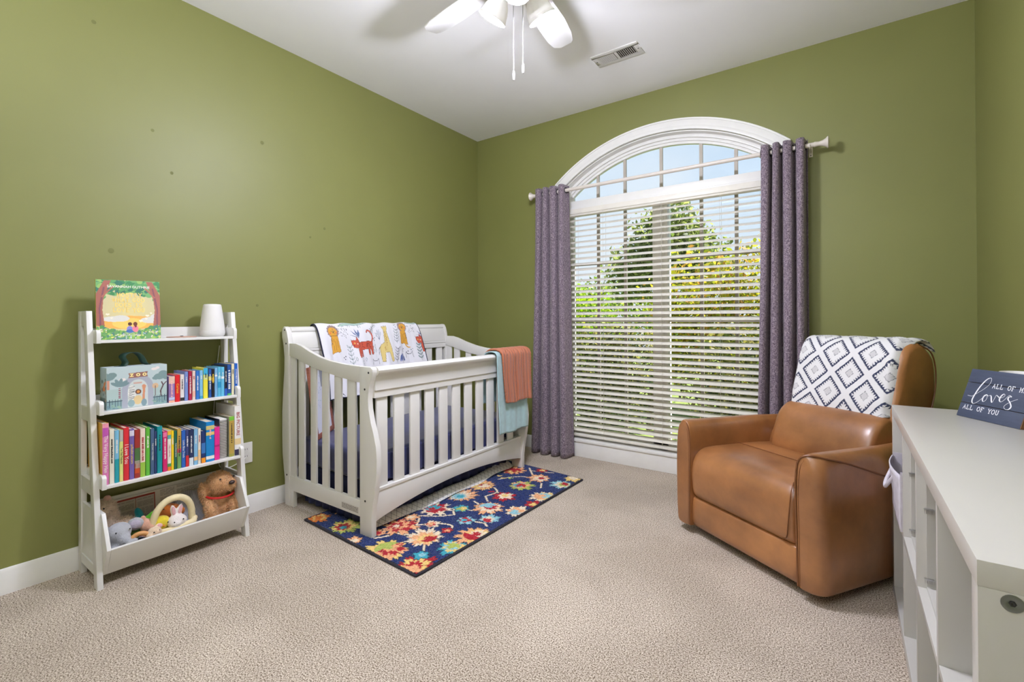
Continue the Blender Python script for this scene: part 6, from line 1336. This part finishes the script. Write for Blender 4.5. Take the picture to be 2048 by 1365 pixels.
# white inserts in two upper cells (col index counted from the near end)
for nm, k in (('white box insert with wire clips in the cube shelf, nearer the camera', 1), ('white box insert with wire clips in the cube shelf, nearer the armchair', 2)):
    ib = thing('cube_insert', nm, 'insert', (QX0, QY0 + ys_c[k], zm + .016), group='white inserts in the cube shelf')
    hh = QH - fr_t - zm - .016
    MB().box(.022, .001, .001, .36, .011, hh - .001).build('side_wall', M_CUBE, ib); MB().box(.022, cw - .011, .001, .36, cw - .001, hh - .001).build('side_wall', M_CUBE, ib)
    MB().box(.022, .011, .001, .36, cw - .011, .009).build('base', M_CUBE, ib); MB().box(.022, .011, hh - .009, .36, cw - .011, hh - .001).build('lid', M_CUBE, ib); MB().box(.352, .011, .009, .36, cw - .011, hh - .009).build('back', M_CUBE, ib)
    MB().box(.06, .011, hh * .47, .352, cw - .011, hh * .47 + .006).build('inner_shelf', M_CUBE, ib)
    for z in (.02, .205):
        mb = MB().box(.016, cw - .020, z + .010, .036, cw - .0115, z + .013)
        for q in range(6): mb.tube([(.0175 + q * .0034, cw - .0155, z), (.0175 + q * .0034, cw - .0155, z + .011)], .0008, 5)
        mb.build('wire_clip', M_CHAIN, ib)
# fabric bin in the far upper cell
M_FAB = plain('lilac_grey_fabric', S(206, 200, 208), 0.9, 0.08, 40, 300, 0.4)
fbn = thing('fabric_bin', 'lilac grey fabric bin with dotted trim in the far cell of the cube shelf', 'storage bin', (QX0, QY0 + ys_c[3], zm + .0165))
def wall_(y0, y1, x0, x1): return MB().box(x0, y0, 0, x1, y1, .22)
sag = lambda u, v: (-.004 - .018 * math.sin(math.pi * u) * v, .02 + (cw - .04) * u, .19 * v)
so = MB().grid(sag, 20, 12).build('front', M_FAB, fbn, smooth=True).modifiers.new('t', 'SOLIDIFY'); so.thickness = .004
for y in (.018, cw - .022): MB().box(-.002, y, 0, .33, y + .004, .20).build('side', M_FAB, fbn)
MB().box(.326, .02, 0, .33, cw - .02, .20).build('back', M_FAB, fbn); MB().box(0, .02, 0, .33, cw - .02, .003).build('base', M_FAB, fbn)
MB().tube(smoothpath([(-.012, cw * .35, .16), (-.03, cw * .42, .12), (-.034, cw * .5, .105), (-.03, cw * .58, .12), (-.012, cw * .65, .16)], 5), .006, 8).build('handle', M_FAB, fbn, smooth=True)

# ------------------------------------------------------------------ plank sign and candle
sg = thing('plank_sign', 'dark blue three-plank wooden sign with white lettering leaning on the cube shelf', 'sign', (3.085, -1.077, QH + .0005))
e_ = Vector((.5387, -.8425, 0)); up = (Vector((.8425, .5387, 0)) * .0568 + Vector((0, 0, .1655))).normalized()
Ms = basis((0, 0, 0), e_, up)
M_PLK = plain('navy_stained_wood', S(62, 70, 90), 0.6, 0.1, 9, 60, 0.25, sc=(2, 2, 14)); M_EDGE = plain('plank_edge_brown', S(112, 74, 46), 0.7, 0.15, 30)
for a, b in ((0.001, .0505), (.0523, .1256), (.1274, .175)): 
    pl_ = MB().box(0, a, -.006, .2172, b, 0, Ms).build('plank', M_PLK, sg, 0.0008)
MB().box(.002, .003, -.012, .2152, .173, -.0062, Ms).build('backing', M_EDGE, sg)
MB().box(.2173, .002, -.012, .2195, .174, -.0005, Ms).build('edge_strip', M_EDGE, sg)
M_LET = plain('sign_white_paint', S(232, 232, 236), 0.6, 0.03, 60)
slab_text('ALL OF ME', .0145, .0022, M_LET, sg, Ms @ Matrix.Translation((.092, .1235, .0003)), cx=False, xs=.96, adv=.9, sp=1)
slab_text('ALL OF YOU', .0145, .0022, M_LET, sg, Ms @ Matrix.Translation((.0150, .0365, .0003)), cx=False, xs=1.02, adv=.862, sp=1)
def thick(pts, base=.0012, add=.0034):
    """brush script: heavy on the way down, thin on the way up"""
    w = []
    for i in range(len(pts)):
        a = np.array(pts[max(i - 1, 0)]); b = np.array(pts[min(i + 1, len(pts) - 1)]); t = b - a; w.append(base + add * max(0, -t[1] / (np.linalg.norm(t) + 1e-9)) ** 1.3)
    return list(np.convolve([w[0]] * 2 + w + [w[-1]] * 2, np.ones(5) / 5, 'valid'))
lm = MB()
for st in ([[.0169, .0778], [.03, .0768], [.0361, .0791], [.0505, .0930], [.0661, .1083], [.0790, .1269], [.0814, .1425], [.076, .1494], [.0640, .1410], [.0511, .1168], [.0418, .0872], [.0382, .0638], [.0455, .0526], [.0594, .0609], [.0726, .0786], [.082, .0905]],
           [[.0818, .0913], [.0755, .0860], [.0727, .0740], [.0770, .0655], [.0842, .0705], [.0862, .0820], [.0818, .0913], [.087, .0870], [.0945, .0905]],
           [[.0945, .0905], [.0985, .0870], [.1050, .0700], [.1085, .0690], [.1115, .0826], [.1134, .0935], [.1180, .0925], [.1248, .0880]],
           [[.1248, .0865], [.1360, .0905], [.1409, .0985], [.1360, .1020], [.1295, .0930], [.1281, .0810], [.1340, .0745], [.1420, .0810], [.147, .0893]],
           [[.147, .0893], [.1540, .1000], [.1624, .0965], [.1555, .0955], [.1540, .0875], [.1640, .0770], [.1705, .0640], [.1650, .0545], [.1550, .0540], [.1494, .0610], [.1540, .0700], [.1680, .0830], [.1835, .0921]]):
    pp = smoothpath(st, 6); ribbon(lm, pp, thick(pp), Ms, .0006)
lm.build('script_lettering', M_LET, sg, weld=False)
cn = thing('candle_jar', 'blush pink candle jar with white rim behind the blue sign', 'candle', (3.258, -1.0, QH + .0005))
MB().lathe([(0, 0), (.046, 0), (.05, .004), (.05, .146), (.048, .15), (.046, .146), (.046, .11), (0, .11)], 36).build('jar', plain('blush_ceramic', S(222, 190, 170), 0.35, 0.03), cn, smooth=True, sharp=60)
MB().lathe([(.0465, .146), (.0465, .152), (.049, .156), (.0515, .152), (.0515, .144), (.0505, .143)], 36).build('rim', M_SPK, cn, smooth=True)
MB().tube([(0, 0, .11), (.001, 0, .122)], .0012, 5).build('wick', M_BLACK, cn)
